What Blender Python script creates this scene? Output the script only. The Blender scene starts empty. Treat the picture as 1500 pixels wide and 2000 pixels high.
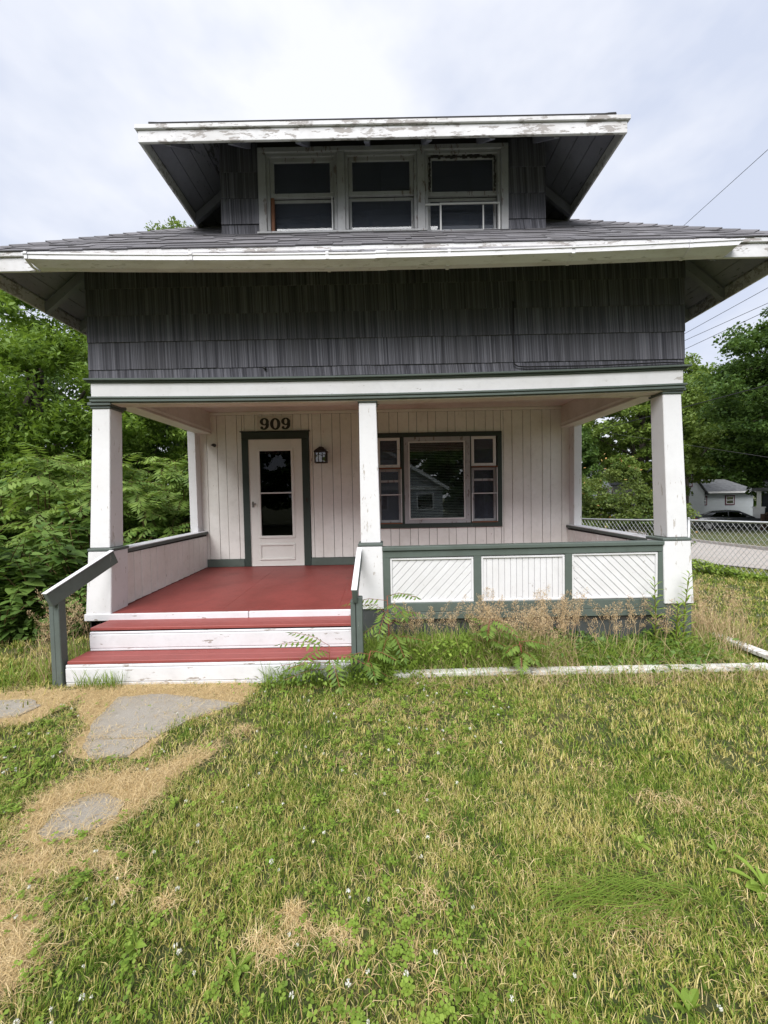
import bpy, bmesh, math, random
import numpy as np
from mathutils import Vector, Matrix
random.seed(7); RNG = np.random.default_rng(7)
scene = bpy.context.scene; C = scene.collection
rad = math.radians
EYE = 1.63
# ------------------------------------------------------------------ camera
cd = bpy.data.cameras.new('camera'); cam = bpy.data.objects.new('camera', cd); C.objects.link(cam)
cd.sensor_fit = 'HORIZONTAL'; cd.sensor_width = 36; cd.lens = 752.13/1500*36; cd.clip_start = .05; cd.clip_end = 2000
PITCH, YAW, ROLL = .0345, .0013, .0187
Mc = (Matrix.Rotation(YAW, 3, 'Z') @ Matrix.Rotation(-PITCH, 3, 'X') @ Matrix.Rotation(ROLL, 3, 'Y'))
right, fwd, up = Mc.col[0], Mc.col[1], Mc.col[2]
m = Matrix.Identity(4)
for i in range(3):
    m[i][0] = right[i]; m[i][1] = up[i]; m[i][2] = -fwd[i]
m.translation = (0, 0, EYE); cam.matrix_world = m
scene.camera = cam
# ------------------------------------------------------------------ sky (thin bright overcast) and sun
SUN_EL, SUN_AZ = 47, 196      # azimuth clockwise from +Y: behind the camera, a little to its left
w = bpy.data.worlds.new('World'); scene.world = w; w.use_nodes = True
nt = w.node_tree; nt.nodes.clear()
out = nt.nodes.new('ShaderNodeOutputWorld'); bg = nt.nodes.new('ShaderNodeBackground')
sky = nt.nodes.new('ShaderNodeTexSky'); sky.sky_type = 'NISHITA'; sky.sun_disc = False
sky.sun_elevation = rad(SUN_EL); sky.sun_rotation = rad(SUN_AZ); sky.dust_density = 3
tc = nt.nodes.new('ShaderNodeTexCoord'); mp = nt.nodes.new('ShaderNodeMapping'); mp.inputs['Scale'].default_value = (1.2, 1.2, 2.2)
nz = nt.nodes.new('ShaderNodeTexNoise'); nz.inputs['Scale'].default_value = 1.9; nz.inputs['Detail'].default_value = 5; nz.inputs['Roughness'].default_value = .55
rp = nt.nodes.new('ShaderNodeValToRGB')
rp.color_ramp.elements[0].position = .34; rp.color_ramp.elements[0].color = (4.0, 4.35, 5.25, 1)
rp.color_ramp.elements[1].position = .60; rp.color_ramp.elements[1].color = (5.75, 5.85, 6.2, 1)
mx = nt.nodes.new('ShaderNodeMix'); mx.data_type = 'RGBA'; mx.inputs['Factor'].default_value = .93
nt.links.new(tc.outputs['Generated'], mp.inputs['Vector']); nt.links.new(mp.outputs[0], nz.inputs['Vector']); nt.links.new(nz.outputs['Fac'], rp.inputs['Fac'])
nt.links.new(sky.outputs[0], mx.inputs['A']); nt.links.new(rp.outputs[0], mx.inputs['B'])
nt.links.new(mx.outputs['Result'], bg.inputs['Color']); bg.inputs['Strength'].default_value = .1
nt.links.new(bg.outputs[0], out.inputs[0])
sd = bpy.data.lights.new('sun', 'SUN'); sd.energy = 2.75; sd.angle = rad(45); sd.color = (1, .98, .955)
sun = bpy.data.objects.new('sun', sd); C.objects.link(sun)
az, el = rad(SUN_AZ), rad(SUN_EL)
sdir = Vector((math.sin(az)*math.cos(el), math.cos(az)*math.cos(el), math.sin(el)))
sun.rotation_euler = (-sdir).to_track_quat('-Z', 'Y').to_euler()
sun.location = (-6, -12, 20)
vs = scene.view_settings; vs.view_transform = 'Standard'; vs.look = 'None'; vs.gamma = 1; vs.use_curve_mapping = False
vs.exposure = .85
scene.cycles.max_bounces = 7; scene.cycles.diffuse_bounces = 4; scene.cycles.glossy_bounces = 3; scene.cycles.transparent_max_bounces = 10

# ================================================================== helpers
LOCAL = set()     # names of things whose parts are modelled around their own origin
def tag(o, label=None, cat=None, group=None, kind=None):
    if label: o['label'] = label
    if cat: o['category'] = cat
    if group: o['group'] = group
    if kind: o['kind'] = kind
    return o
def empty(name, loc=(0, 0, 0), label=None, cat=None, group=None, rz=0):
    o = bpy.data.objects.new(name, None); C.objects.link(o); o.location = loc; o.rotation_euler = (0, 0, rz); o.empty_display_size = .2
    return tag(o, label, cat, group)
def put(o, parent=None):
    C.objects.link(o)
    if parent is not None:
        o.parent = parent
        if parent.type == 'EMPTY':      # parts are modelled in world space unless the thing is built locally
            o.matrix_parent_inverse = Matrix.Identity(4) if parent.name in LOCAL else Matrix.Translation(-Vector(parent.location))
    return o
class MB:
    def __init__(s): s.v = []; s.f = []
    def poly(s, pts):
        n = len(s.v); s.v += [tuple(p) for p in pts]; s.f.append(tuple(range(n, n+len(pts)))); return s
    def hexa(s, p):      # 8 points: bottom loop 0-3, top loop 4-7
        n = len(s.v); s.v += [tuple(q) for q in p]
        for f in ((3, 2, 1, 0), (4, 5, 6, 7), (0, 1, 5, 4), (1, 2, 6, 5), (2, 3, 7, 6), (3, 0, 4, 7)): s.f.append(tuple(n+i for i in f))
        return s
    def box(s, x0, x1, y0, y1, z0, z1):
        return s.hexa([(x0, y0, z0), (x1, y0, z0), (x1, y1, z0), (x0, y1, z0), (x0, y0, z1), (x1, y0, z1), (x1, y1, z1), (x0, y1, z1)])
    def frust(s, a, za, b, zb):   # a,b = (x0,x1,y0,y1)
        return s.hexa([(a[0], a[2], za), (a[1], a[2], za), (a[1], a[3], za), (a[0], a[3], za), (b[0], b[2], zb), (b[1], b[2], zb), (b[1], b[3], zb), (b[0], b[3], zb)])
    def prism(s, pts, d):         # planar polygon extruded by vector d
        n = len(s.v); k = len(pts); d = Vector(d); s.v += [tuple(p) for p in pts]+[tuple(Vector(p)+d) for p in pts]
        s.f.append(tuple(range(n+k-1, n-1, -1))); s.f.append(tuple(range(n+k, n+2*k)))
        for i in range(k): s.f.append((n+i, n+(i+1) % k, n+k+(i+1) % k, n+k+i))
        return s
    def beam(s, a, b, w, h, upv=(0, 0, 1)):   # box along a-b; w sideways, h along up; a,b = centre line
        a, b = Vector(a), Vector(b); d = (b-a).normalized(); sd_ = d.cross(Vector(upv)).normalized()*w/2; u = sd_.cross(d).normalized()*h/2
        return s.hexa([a-sd_-u, a+sd_-u, b+sd_-u, b-sd_-u, a-sd_+u, a+sd_+u, b+sd_+u, b-sd_+u])
    def tube(s, pts, r, n=6):
        pts = [Vector(p) for p in pts]; rs = r if isinstance(r, (list, tuple)) else [r]*len(pts); base = len(s.v)
        for i, p in enumerate(pts):
            d = (pts[min(i+1, len(pts)-1)]-pts[max(i-1, 0)]).normalized()
            a = d.orthogonal().normalized() if abs(d.z) > .95 else d.cross(Vector((0, 0, 1))).normalized()
            b = d.cross(a)
            for k in range(n):
                t = 2*math.pi*k/n; s.v.append(tuple(p+(a*math.cos(t)+b*math.sin(t))*rs[i]))
        for i in range(len(pts)-1):
            for k in range(n):
                s.f.append((base+i*n+k, base+i*n+(k+1) % n, base+(i+1)*n+(k+1) % n, base+(i+1)*n+k))
        s.f.append(tuple(base+k for k in range(n-1, -1, -1))); s.f.append(tuple(base+(len(pts)-1)*n+k for k in range(n)))
        return s
    def disc_cyl(s, c, axis, r, h, n=20):
        c = Vector(c); ax = Vector(axis).normalized(); return s.tube([c-ax*h/2, c+ax*h/2], r, n)
    def mesh(s, name, mat, smooth=False):
        me = bpy.data.meshes.new(name); me.from_pydata(s.v, [], s.f); me.update()
        if mat: me.materials.append(mat)
        if smooth: me.polygons.foreach_set('use_smooth', [True]*len(me.polygons))
        return me
    def build(s, name, mat, parent=None, bevel=0, smooth=False):
        o = bpy.data.objects.new(name, s.mesh(name, mat, smooth)); put(o, parent)
        bm = bmesh.new(); bm.from_mesh(o.data); bmesh.ops.recalc_face_normals(bm, faces=bm.faces); bm.to_mesh(o.data); bm.free()
        if bevel:
            b = o.modifiers.new('bevel', 'BEVEL'); b.width = bevel; b.segments = 1; b.limit_method = 'ANGLE'
        return o
def box(name, mat, parent, x0, x1, y0, y1, z0, z1, bevel=.004):
    return MB().box(x0, x1, y0, y1, z0, z1).build(name, mat, parent, bevel)
def raw_mesh(name, V, F, mat):
    """V (n,3) array, F (m,k) int array with constant k (or a list of such arrays)"""
    me = bpy.data.meshes.new(name); Fs = F if isinstance(F, list) else [F]
    V = np.ascontiguousarray(V, np.float32); me.vertices.add(len(V)); me.vertices.foreach_set('co', V.ravel())
    loops = np.concatenate([f.ravel() for f in Fs]).astype(np.int32); tot = np.concatenate([np.full(len(f), f.shape[1], np.int32) for f in Fs])
    st = np.concatenate([[0], np.cumsum(tot)[:-1]]).astype(np.int32)
    me.loops.add(len(loops)); me.loops.foreach_set('vertex_index', loops); me.polygons.add(len(tot)); me.polygons.foreach_set('loop_start', st)
    me.update(calc_edges=True); me.materials.append(mat); return me
def raw_obj(name, V, F, mat, parent=None):
    return put(bpy.data.objects.new(name, raw_mesh(name, V, F, mat)), parent)
def copy_piece(src_mesh, name, parent, loc=(0, 0, 0), scale=(1, 1, 1), rot=(0, 0, 0), mat=None):
    o = bpy.data.objects.new(name, src_mesh); put(o, parent); o.location = loc; o.scale = scale; o.rotation_euler = rot; return o
def copy_tree(o, parent=None):
    c = o.copy(); C.objects.link(c); c.parent = parent
    for ch in list(o.children): copy_tree(ch, c)
    return c

# ------------------------------------------------------------------ materials
MATS = {}
class NT:
    def __init__(s, name):
        s.m = bpy.data.materials.new(name); s.m.use_nodes = True; s.t = s.m.node_tree; s.t.nodes.clear()
        s.o = s.n('ShaderNodeOutputMaterial'); s.b = s.n('ShaderNodeBsdfPrincipled'); s.l(s.b.outputs[0], s.o.inputs[0]); s.pos = s.n('ShaderNodeNewGeometry').outputs['Position']
        MATS[name] = s.m
    def n(s, t): return s.t.nodes.new(t)
    def l(s, a, b): s.t.links.new(a, b)
    def noise(s, scale, detail=4, rough=.55, vec=None, stretch=None):
        v = vec or s.pos
        if stretch:
            mp = s.n('ShaderNodeMapping'); mp.inputs['Scale'].default_value = stretch; s.l(v, mp.inputs['Vector']); v = mp.outputs[0]
        n = s.n('ShaderNodeTexNoise'); n.inputs['Scale'].default_value = scale; n.inputs['Detail'].default_value = detail; n.inputs['Roughness'].default_value = rough
        s.l(v, n.inputs['Vector']); return n.outputs['Fac']
    def ramp(s, fac, stops):
        r = s.n('ShaderNodeValToRGB'); e = r.color_ramp.elements
        while len(e) < len(stops): e.new(.5)
        for i, (p, c) in enumerate(stops):
            e[i].position = p; e[i].color = (c, c, c, 1) if isinstance(c, (int, float)) else (*c, 1)
        s.l(fac, r.inputs[0]); return r.outputs[0]
    def mix(s, fac, a, b, mode='MIX'):
        x = s.n('ShaderNodeMix'); x.data_type = 'RGBA'; x.blend_type = mode
        for sock, val in (('Factor', fac), ('A', a), ('B', b)):
            if isinstance(val, bpy.types.NodeSocket): s.l(val, x.inputs[sock])
            elif sock == 'Factor': x.inputs[sock].default_value = val
            else: x.inputs[sock].default_value = (*val, 1)
        return x.outputs['Result']
    def math(s, op, a, b=0.):
        x = s.n('ShaderNodeMath'); x.operation = op
        for i, val in enumerate((a, b)):
            if isinstance(val, bpy.types.NodeSocket): s.l(val, x.inputs[i])
            else: x.inputs[i].default_value = val
        return x.outputs[0]
    def bump(s, h, strength=.3, dist=.01):
        b = s.n('ShaderNodeBump'); b.inputs['Strength'].default_value = strength; b.inputs['Distance'].default_value = dist; s.l(h, b.inputs['Height']); s.l(b.outputs[0], s.b.inputs['Normal'])
    def col(s, c):
        if isinstance(c, bpy.types.NodeSocket): s.l(c, s.b.inputs['Base Color'])
        else: s.b.inputs['Base Color'].default_value = (*c, 1)
    def rough(s, r): s.b.inputs['Roughness'].default_value = r
    def rnd(s): return s.n('ShaderNodeObjectInfo').outputs['Random']
    def isl(s): return s.n('ShaderNodeNewGeometry').outputs['Random Per Island']
def paint(name, col, worn=(.3, .27, .24), peel=.0, dirt=.18, rough=.6, grain=(1, 1, 1), tint=.06, spec=.3):
    """old house paint: brushed grain, grime, per-board tint, worn-through spots (peel 0..1)"""
    t = NT(name)
    g = t.noise(45, 2, .6, stretch=grain); d = t.noise(2.3, 4, .62); d2 = t.noise(17, 3, .6)
    c = t.mix(t.math('MULTIPLY', t.ramp(d, [(.42, 0), (.72, 1)]), dirt*2), col, tuple(x*y for x, y in zip(col, (.66, .63, .58))))
    c = t.mix(t.math('MULTIPLY', t.ramp(d2, [(.5, 0), (.75, 1)]), dirt), c, tuple(x*.55 for x in col))
    c = t.mix(t.math('MULTIPLY', t.rnd(), tint*2), c, tuple(x*.6 for x in col))
    if peel > 0:
        pz = t.math('ADD', t.math('MULTIPLY', t.noise(26, 4, .7, stretch=tuple(.25+.75*(k >= 1) for k in grain)), .7), t.math('MULTIPLY', t.noise(3.1, 3), .35))
        th = .74-.24*peel
        pf = t.ramp(pz, [(th, 0), (th+.02, 1)])
        c = t.mix(pf, c, worn); h = t.math('SUBTRACT', t.math('MULTIPLY', g, .35), pf)
    else: h = g
    t.col(c); t.rough(rough); t.b.inputs['Specular IOR Level'].default_value = spec; t.bump(h, .35, .004); return t.m
VZ = (6, 6, .35); VX = (.35, 6, 6); VY = (6, .35, 6)
paint('white_trim', (.69, .69, .70), (.42, .40, .38), .34, .14, .55, VX, .03)
paint('white_post', (.69, .69, .705), (.45, .42, .39), .46, .10, .55, VZ, .02)
paint('white_weathered', (.66, .66, .68), (.33, .31, .30), .75, .3, .7, VX, .05)
paint('white_steps', (.68, .685, .715), (.34, .31, .29), .5, .16, .6, VX, .04)
paint('white_beadboard', (.69, .69, .705), (.45, .43, .42), .3, .12, .55, (3, 3, 1), .05)
paint('pink_white', (.80, .785, .755), (.40, .33, .30), .26, .18, .55, VZ, .05)
paint('pale_ceiling', (.69, .64, .61), (.33, .25, .2), .2, .3, .6, VX, .05)
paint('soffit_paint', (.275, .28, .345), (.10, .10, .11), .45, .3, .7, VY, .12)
paint('window_grey', (.40, .405, .425), (.2, .17, .16), .55, .3, .7, VZ, .06)
paint('green_trim', (.102, .128, .114), (.25, .25, .23), .22, .22, .5, VX, .05)
paint('green_trim_shaded', (.040, .056, .049), (.17, .17, .15), .16, .2, .45, VZ, .04)  # same paint as the green trim, with porch shade put into the colour
paint('green_grey', (.105, .128, .118), (.28, .27, .25), .3, .25, .6, VZ, .06)
paint('dark_skirt', (.075, .082, .082), (.16, .15, .14), .3, .3, .7, VZ, .15)
paint('red_floor', (.235, .052, .045), (.17, .11, .09), .2, .42, .5, VX, .05, .4)
paint('red_tread', (.28, .066, .058), (.22, .13, .11), .24, .2, .5, VX, .05, .4)
paint('storm_door_white', (.74, .73, .70), (.3, .27, .24), .05, .08, .35, VZ, .02, .45)
paint('rust_brown', (.23, .10, .055), (.1, .05, .03), .3, .3, .7, VX, .05)
paint('screen_aluminium', (.62, .62, .62), (.3, .3, .3), .1, .15, .4, VZ, .02)
paint('maroon_trim', (.11, .035, .05), rough=.6); paint('far_white', (.62, .64, .66), rough=.7); paint('brown_wood', (.085, .05, .032), rough=.7, grain=VX)
paint('white_column', (.75, .75, .75), rough=.6); paint('grey_siding', (.36, .38, .40), rough=.7)
paint('sign_paint', (.60, .58, .53), (.35, .28, .22), .2, .25, .6, VX, .0); paint('sign_digits', (.035, .037, .032), (.12, .11, .1), .1, .2, .5)
paint('plank_white', (.76, .755, .74), (.35, .31, .27), .62, .25, .7, VX, .03)
def gutter_mat():
    t = NT('gutter_vinyl'); d = t.noise(3.0, 6, .65, stretch=(1, 3, 6)); d2 = t.noise(14, 5, .7, stretch=(.6, 2, 3))
    c = t.mix(t.ramp(d, [(.45, 0), (.75, .6)]), (.70, .70, .735), (.42, .40, .36)); c = t.mix(t.ramp(d2, [(.58, 0), (.72, .75)]), c, (.16, .15, .11))
    t.col(c); t.rough(.42)
gutter_mat()
def shake_mat():
    t = NT('striated_shake'); a = t.noise(62, 3, .75, stretch=(1, 1, .006)); b = t.noise(170, 2, .6, stretch=(1, 1, .006)); d = t.noise(1.8, 5, .6); e = t.noise(30, 4, .6, stretch=(1, 1, .2))
    sx = t.n('ShaderNodeSeparateXYZ'); t.l(t.pos, sx.inputs[0]); q = t.math('ADD', t.math('ADD', sx.outputs[0], sx.outputs[1]), t.math('MULTIPLY', t.rnd(), 9.7))
    def comb(k):        # machine-combed grooves: one random depth per groove
        wn = t.n('ShaderNodeTexWhiteNoise'); wn.noise_dimensions = '1D'; t.l(t.math('FLOOR', t.math('MULTIPLY', q, k)), wn.inputs['W']); return wn.outputs['Value']
    s_ = t.math('ADD', t.math('ADD', t.math('MULTIPLY', comb(64), .32), t.math('MULTIPLY', comb(140), .38)), t.math('MULTIPLY', a, .30))
    c = t.ramp(s_, [(.20, (.032, .032, .043)), (.5, (.094, .094, .114)), (.82, (.195, .195, .228))])
    c = t.mix(t.math('MULTIPLY', t.ramp(d, [(.4, 0), (.7, 1)]), .3), c, (.07, .066, .066)); c = t.mix(t.ramp(e, [(.7, 0), (.84, .4)]), c, (.045, .04, .038))
    c = t.mix(t.math('MULTIPLY', t.rnd(), .28), c, (.055, .055, .06)); t.col(c); t.rough(.85); t.bump(s_, 1, .012)
shake_mat()
def roof_mat():
    t = NT('roof_asphalt'); g = t.noise(420, 2, .7); d = t.noise(3, 5, .6); d2 = t.noise(40, 3, .6)
    c = t.mix(t.rnd(), (.065, .063, .073), (.155, .150, .165)); c = t.mix(t.ramp(g, [(.35, .0), (.7, .55)]), c, (.22, .215, .225)); c = t.mix(t.ramp(d, [(.45, 0), (.7, .5)]), c, (.075, .07, .068)); c = t.mix(t.ramp(d2, [(.55, 0), (.8, .35)]), c, (.05, .05, .05))
    t.col(c); t.rough(.93); t.bump(g, .5, .004)
roof_mat()
def simple(name, col, rough=.6, metal=0., var=.15, scale=8, spec=.4):
    t = NT(name); n = t.noise(scale, 5, .6); t.col(t.mix(t.ramp(n, [(.35, 0), (.7, 1)]), col, tuple(x*(1-var*2) for x in col))); t.rough(rough); t.b.inputs['Metallic'].default_value = metal; t.b.inputs['Specular IOR Level'].default_value = spec; return t.m
simple('galvanised', (.50, .51, .52), .45, .6); simple('lantern_bronze', (.05, .038, .034), .5, .3); simple('black_cable', (.012, .012, .014), .6)
simple('inner_dark', (.05, .045, .042), .8); simple('blind_slat', (.55, .54, .50), .6); simple('far_roof', (.17, .175, .185), .9, 0, .25, 3); simple('concrete_base', (.3, .29, .27), .9)
simple('car_paint', (.085, .092, .10), .22, .35, .1, 3, .5); simple('tyre', (.018, .018, .018), .85); simple('rim', (.4, .4, .42), .35, .8); simple('tail_light', (.35, .015, .02), .3); simple('chrome', (.6, .6, .6), .2, .9)
simple('screen_dark', (.03, .035, .04), .7); simple('brick_red', (.2, .07, .05), .9); simple('lock_brass', (.3, .29, .27), .35, .8)
def glass(name, tint=(.9, .93, .93), base=.06, haze=0):
    t = NT(name); tr = t.n('ShaderNodeBsdfTransparent'); tr.inputs[0].default_value = (*tint, 1); gl = t.n('ShaderNodeBsdfGlossy'); gl.inputs['Roughness'].default_value = .012
    lw = t.n('ShaderNodeFresnel'); lw.inputs['IOR'].default_value = 1.52; nz_ = t.noise(1.1, 2); bp = t.n('ShaderNodeBump'); bp.inputs['Strength'].default_value = .04; bp.inputs['Distance'].default_value = .02; t.l(nz_, bp.inputs['Height']); t.l(bp.outputs[0], gl.inputs['Normal'])
    mxs = t.n('ShaderNodeMixShader'); t.l(t.math('ADD', lw.outputs[0], base), mxs.inputs[0]); t.l(tr.outputs[0], mxs.inputs[1]); t.l(gl.outputs[0], mxs.inputs[2]); t.l(mxs.outputs[0], t.o.inputs[0])
    if haze:
        df = t.n('ShaderNodeBsdfDiffuse'); df.inputs[0].default_value = (.24, .27, .34, 1); m2 = t.n('ShaderNodeMixShader'); t.l(t.math('MULTIPLY', t.ramp(t.noise(5, 4), [(.2, .6), (.8, 1)]), haze), m2.inputs[0]); t.l(mxs.outputs[0], m2.inputs[1]); t.l(df.outputs[0], m2.inputs[2]); t.l(m2.outputs[0], t.o.inputs[0])  # bluish haze over the panes, mixed in as diffuse colour
glass('window_glass', (.8, .84, .84), .05); glass('door_glass', (.25, .27, .3), -.02); glass('lantern_glass', (.75, .7, .6), .08); glass('car_glass', (.12, .14, .15), .12); glass('hazy_glass', (.35, .38, .42), .02, .22)
def leaf(name, c0, c1, c2, trans=.35, clump=1.3, rough=.55):
    """foliage: hue differs leaf by leaf and clump by clump; light passes through"""
    t = NT(name); r = t.isl(); n = t.noise(clump, 3)
    c = t.ramp(r, [(0, c0), (.55, c1), (1, c2)]); c = t.mix(t.ramp(n, [(.38, 0), (.66, .55)]), c, tuple(a*1.35 for a in c2)); t.col(c); t.rough(rough); t.b.inputs['Specular IOR Level'].default_value = .3
    tr = t.n('ShaderNodeBsdfTranslucent'); t.l(t.mix(.5, c, (c2[0]*1.5, c2[1]*1.5, c2[2]*.8)), tr.inputs[0])
    mxs = t.n('ShaderNodeMixShader'); mxs.inputs[0].default_value = trans; t.l(t.b.outputs[0], mxs.inputs[1]); t.l(tr.outputs[0], mxs.inputs[2]); t.l(mxs.outputs[0], t.o.inputs[0]); return t.m
leaf('leaf_walnut', (.055, .11, .018), (.115, .20, .03), (.20, .30, .05)); leaf('leaf_maple', (.025, .06, .015), (.055, .11, .024), (.105, .175, .038), .3)
leaf('leaf_bright', (.07, .12, .02), (.12, .19, .035), (.19, .26, .06)); leaf('leaf_sumac', (.06, .125, .022), (.12, .21, .036), (.21, .295, .065)); leaf('leaf_knotweed', (.04, .095, .02), (.08, .155, .03), (.15, .235, .055), .25)
leaf('leaf_viburnum', (.045, .085, .02), (.085, .145, .03), (.16, .20, .05)); leaf('leaf_weed', (.09, .165, .022), (.17, .265, .036), (.26, .35, .06), .3)
def straw_mat(name, a, b, c):
    t = NT(name); col = t.ramp(t.isl(), [(0, a), (.5, b), (1, c)]); t.col(col); t.rough(.7); t.b.inputs['Specular IOR Level'].default_value = .2
straw_mat('dry_straw', (.36, .24, .10), (.58, .43, .21), (.74, .59, .34)); straw_mat('tan_seed', (.33, .22, .12), (.50, .36, .21), (.62, .50, .31)); straw_mat('petal_white', (.50, .50, .42), (.60, .60, .52), (.68, .68, .60)); straw_mat('stem_brown', (.09, .06, .03), (.12, .09, .04), (.16, .12, .05)); straw_mat('sumac_red', (.16, .05, .04), (.22, .08, .05), (.3, .1, .06)); straw_mat('orange_tip', (.35, .18, .06), (.42, .24, .09), (.36, .28, .1))
def lawn_blades():
    t = NT('lawn_blade'); r = t.isl(); n = t.math('ADD', t.math('MULTIPLY', t.noise(1.7, 4, .65), .6), t.math('MULTIPLY', t.noise(7, 3, .6), .4))
    g = t.ramp(r, [(0, (.085, .15, .014)), (.5, (.20, .29, .034)), (1, (.37, .43, .085))]); y = t.ramp(r, [(0, (.34, .30, .075)), (.5, (.52, .46, .15)), (1, (.70, .60, .29))])
    sel = t.math('GREATER_THAN', t.math('ADD', t.math('MULTIPLY', n, 1.7), t.math('MULTIPLY', t.math('FRACT', t.math('MULTIPLY', r, 37.3)), .55)), 1.17)
    g = t.mix(t.ramp(t.noise(4.3, 4, .65), [(.42, .85), (.56, 0)]), g, t.ramp(r, [(0, (.05, .10, .012)), (.6, (.115, .20, .022)), (1, (.20, .29, .04))])); c = t.mix(sel, g, y); t.col(c); t.rough(.6); t.b.inputs['Specular IOR Level'].default_value = .25
    tr = t.n('ShaderNodeBsdfTranslucent'); t.l(c, tr.inputs[0]); mxs = t.n('ShaderNodeMixShader'); mxs.inputs[0].default_value = .22; t.l(t.b.outputs[0], mxs.inputs[1]); t.l(tr.outputs[0], mxs.inputs[2]); t.l(mxs.outputs[0], t.o.inputs[0])
lawn_blades()
def ground_mat():
    t = NT('lawn_soil'); n = t.noise(1.4, 5, .6); f = t.noise(60, 5, .7); b = t.noise(9, 4)
    c = t.ramp(n, [(.36, (.055, .085, .016)), (.5, (.085, .10, .025)), (.64, (.15, .13, .05))]); c = t.mix(t.ramp(f, [(.4, 0), (.7, .7)]), c, (.045, .042, .02)); c = t.mix(t.ramp(b, [(.5, 0), (.7, .4)]), c, (.06, .10, .02))
    t.col(c); t.rough(.95); t.bump(f, 1, .02)
ground_mat()
def concrete(name, col, rough=.9):
    t = NT(name); f = t.noise(150, 4, .75); n = t.noise(3, 6, .65); s_ = t.noise(22, 4, .6)
    c = t.mix(t.ramp(f, [(.4, 0), (.68, .8)]), col, tuple(x*.5 for x in col)); c = t.mix(t.ramp(n, [(.42, 0), (.7, .6)]), c, (col[0]*.72, col[1]*.68, col[2]*.6)); c = t.mix(t.ramp(s_, [(.6, 0), (.75, .5)]), c, tuple(min(x*1.35, .8) for x in col)); t.col(c); t.rough(rough); t.bump(f, .6, .006); return t
concrete('path_concrete', (.37, .34, .295)); concrete('road_concrete', (.46, .42, .39)); concrete('straw_soil', (.46, .34, .17))
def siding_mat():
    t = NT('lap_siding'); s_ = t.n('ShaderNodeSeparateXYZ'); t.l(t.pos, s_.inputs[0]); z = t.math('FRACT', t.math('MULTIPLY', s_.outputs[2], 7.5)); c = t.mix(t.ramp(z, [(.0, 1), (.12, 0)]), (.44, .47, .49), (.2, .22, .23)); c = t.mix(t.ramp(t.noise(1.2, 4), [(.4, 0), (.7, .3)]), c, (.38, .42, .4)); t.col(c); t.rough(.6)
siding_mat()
def bark():
    t = NT('bark'); n = t.noise(14, 5, .7, stretch=(1, 1, .25)); t.col(t.ramp(n, [(.3, (.03, .024, .018)), (.55, (.085, .07, .055)), (.8, (.16, .14, .12))])); t.rough(.95); t.bump(n, 1, .03)
bark()
M = MATS

# ================================================================== ground
def sstep(a, b, x): t = np.clip((x-a)/(b-a), 0, 1); return t*t*(3-2*t)
def pnoise(x, y, s, seed=0):
    r = np.random.default_rng(seed); v = 0
    for i in range(7):
        a = r.uniform(0, 6.28); k = s*r.uniform(.5, 1.9); v = v+np.sin((x*np.cos(a)+y*np.sin(a))*k+r.uniform(0, 6.28)+1.3*np.sin((x*np.sin(a)-y*np.cos(a))*k*.6+i))
    return v/7
def gz(x, y):
    x = np.asarray(x, float); y = np.asarray(y, float)
    z = -.056*np.clip(y-8, 0, 26)*sstep(3.4, 7, x)
    yard = (1-sstep(8, 12, np.abs(x)))*(1-sstep(6, 9, y))*sstep(-6, -3, y)
    keep = 1-sstep(2.9, 3.35, y)*(np.abs(x) < 3.6)
    return z+.012*pnoise(x, y, 3.1, 3)*yard*keep
def gzs(x, y): return float(gz(x, y))
xs = np.unique(np.concatenate([[-900, -400, -150, -70, -40, -25, -16, -12], np.arange(-9, 9.01, .12), [10, 11, 12, 13, 14, 16, 18, 20, 23, 26, 30, 36, 45, 70, 150, 400, 900]]))
ys = np.unique(np.concatenate([[-900, -400, -150, -60, -30, -16, -9, -6, -4], np.arange(-3, 10, .12), np.arange(10, 38, 1.), [45, 70, 150, 400, 900]]))
gx, gy = np.meshgrid(xs, ys); V = np.stack([gx.ravel(), gy.ravel(), gz(gx, gy).ravel()], 1)
nx, ny = len(xs), len(ys); a = (np.arange(ny-1)[:, None]*nx+np.arange(nx-1)[None]).ravel()
o = raw_obj('ground', V, np.stack([a, a+1, a+1+nx, a+nx], 1), M['lawn_soil']); tag(o, kind='structure')
o.data.polygons.foreach_set('use_smooth', [True]*len(o.data.polygons))
def blob(poly, n=3, jit=.03, seed=1):
    """subdivide and roughen a ground outline"""
    r = random.Random(seed); P = []
    for i in range(len(poly)):
        a, b = Vector(poly[i]), Vector(poly[(i+1) % len(poly)])
        for k in range(n): p = a.lerp(b, k/n); P.append((p.x+r.uniform(-jit, jit), p.y+r.uniform(-jit, jit)))
    return P
def ground_sheet(name, poly, lift, mat, kind='structure', thick=.0, parent=None):
    P = [(x, y, gzs(x, y)+lift) for x, y in poly]; mb = MB()
    if thick: mb.prism([(x, y, z-thick) for x, y, z in P], (0, 0, thick))
    else: mb.poly(P)
    o = mb.build(name, mat, parent); 
    if kind and parent is None: tag(o, kind=kind)
    return o
PATCH1 = [(-2.85, 3.42), (-2.1, 3.42), (-1.15, 3.36), (-1.17, 3.01), (-1.6, 2.74), (-1.54, 2.41), (-1.91, 2.37), (-2.12, 2.48), (-2.25, 2.76)]
PATCH2 = [(-1.80, 1.80), (-1.95, 2.01), (-1.88, 2.20), (-1.62, 2.27), (-1.42, 2.31), (-1.22, 2.47), (-1.10, 2.52), (-1.14, 2.40), (-1.27, 2.20), (-1.29, 2.02), (-1.42, 1.83), (-1.62, 1.73)]
PATCH5 = [(-1.85, 1.74), (-1.5, 1.72), (-1.22, 1.75), (-1.25, 1.68), (-1.5, 1.63), (-1.85, 1.6)]
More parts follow.
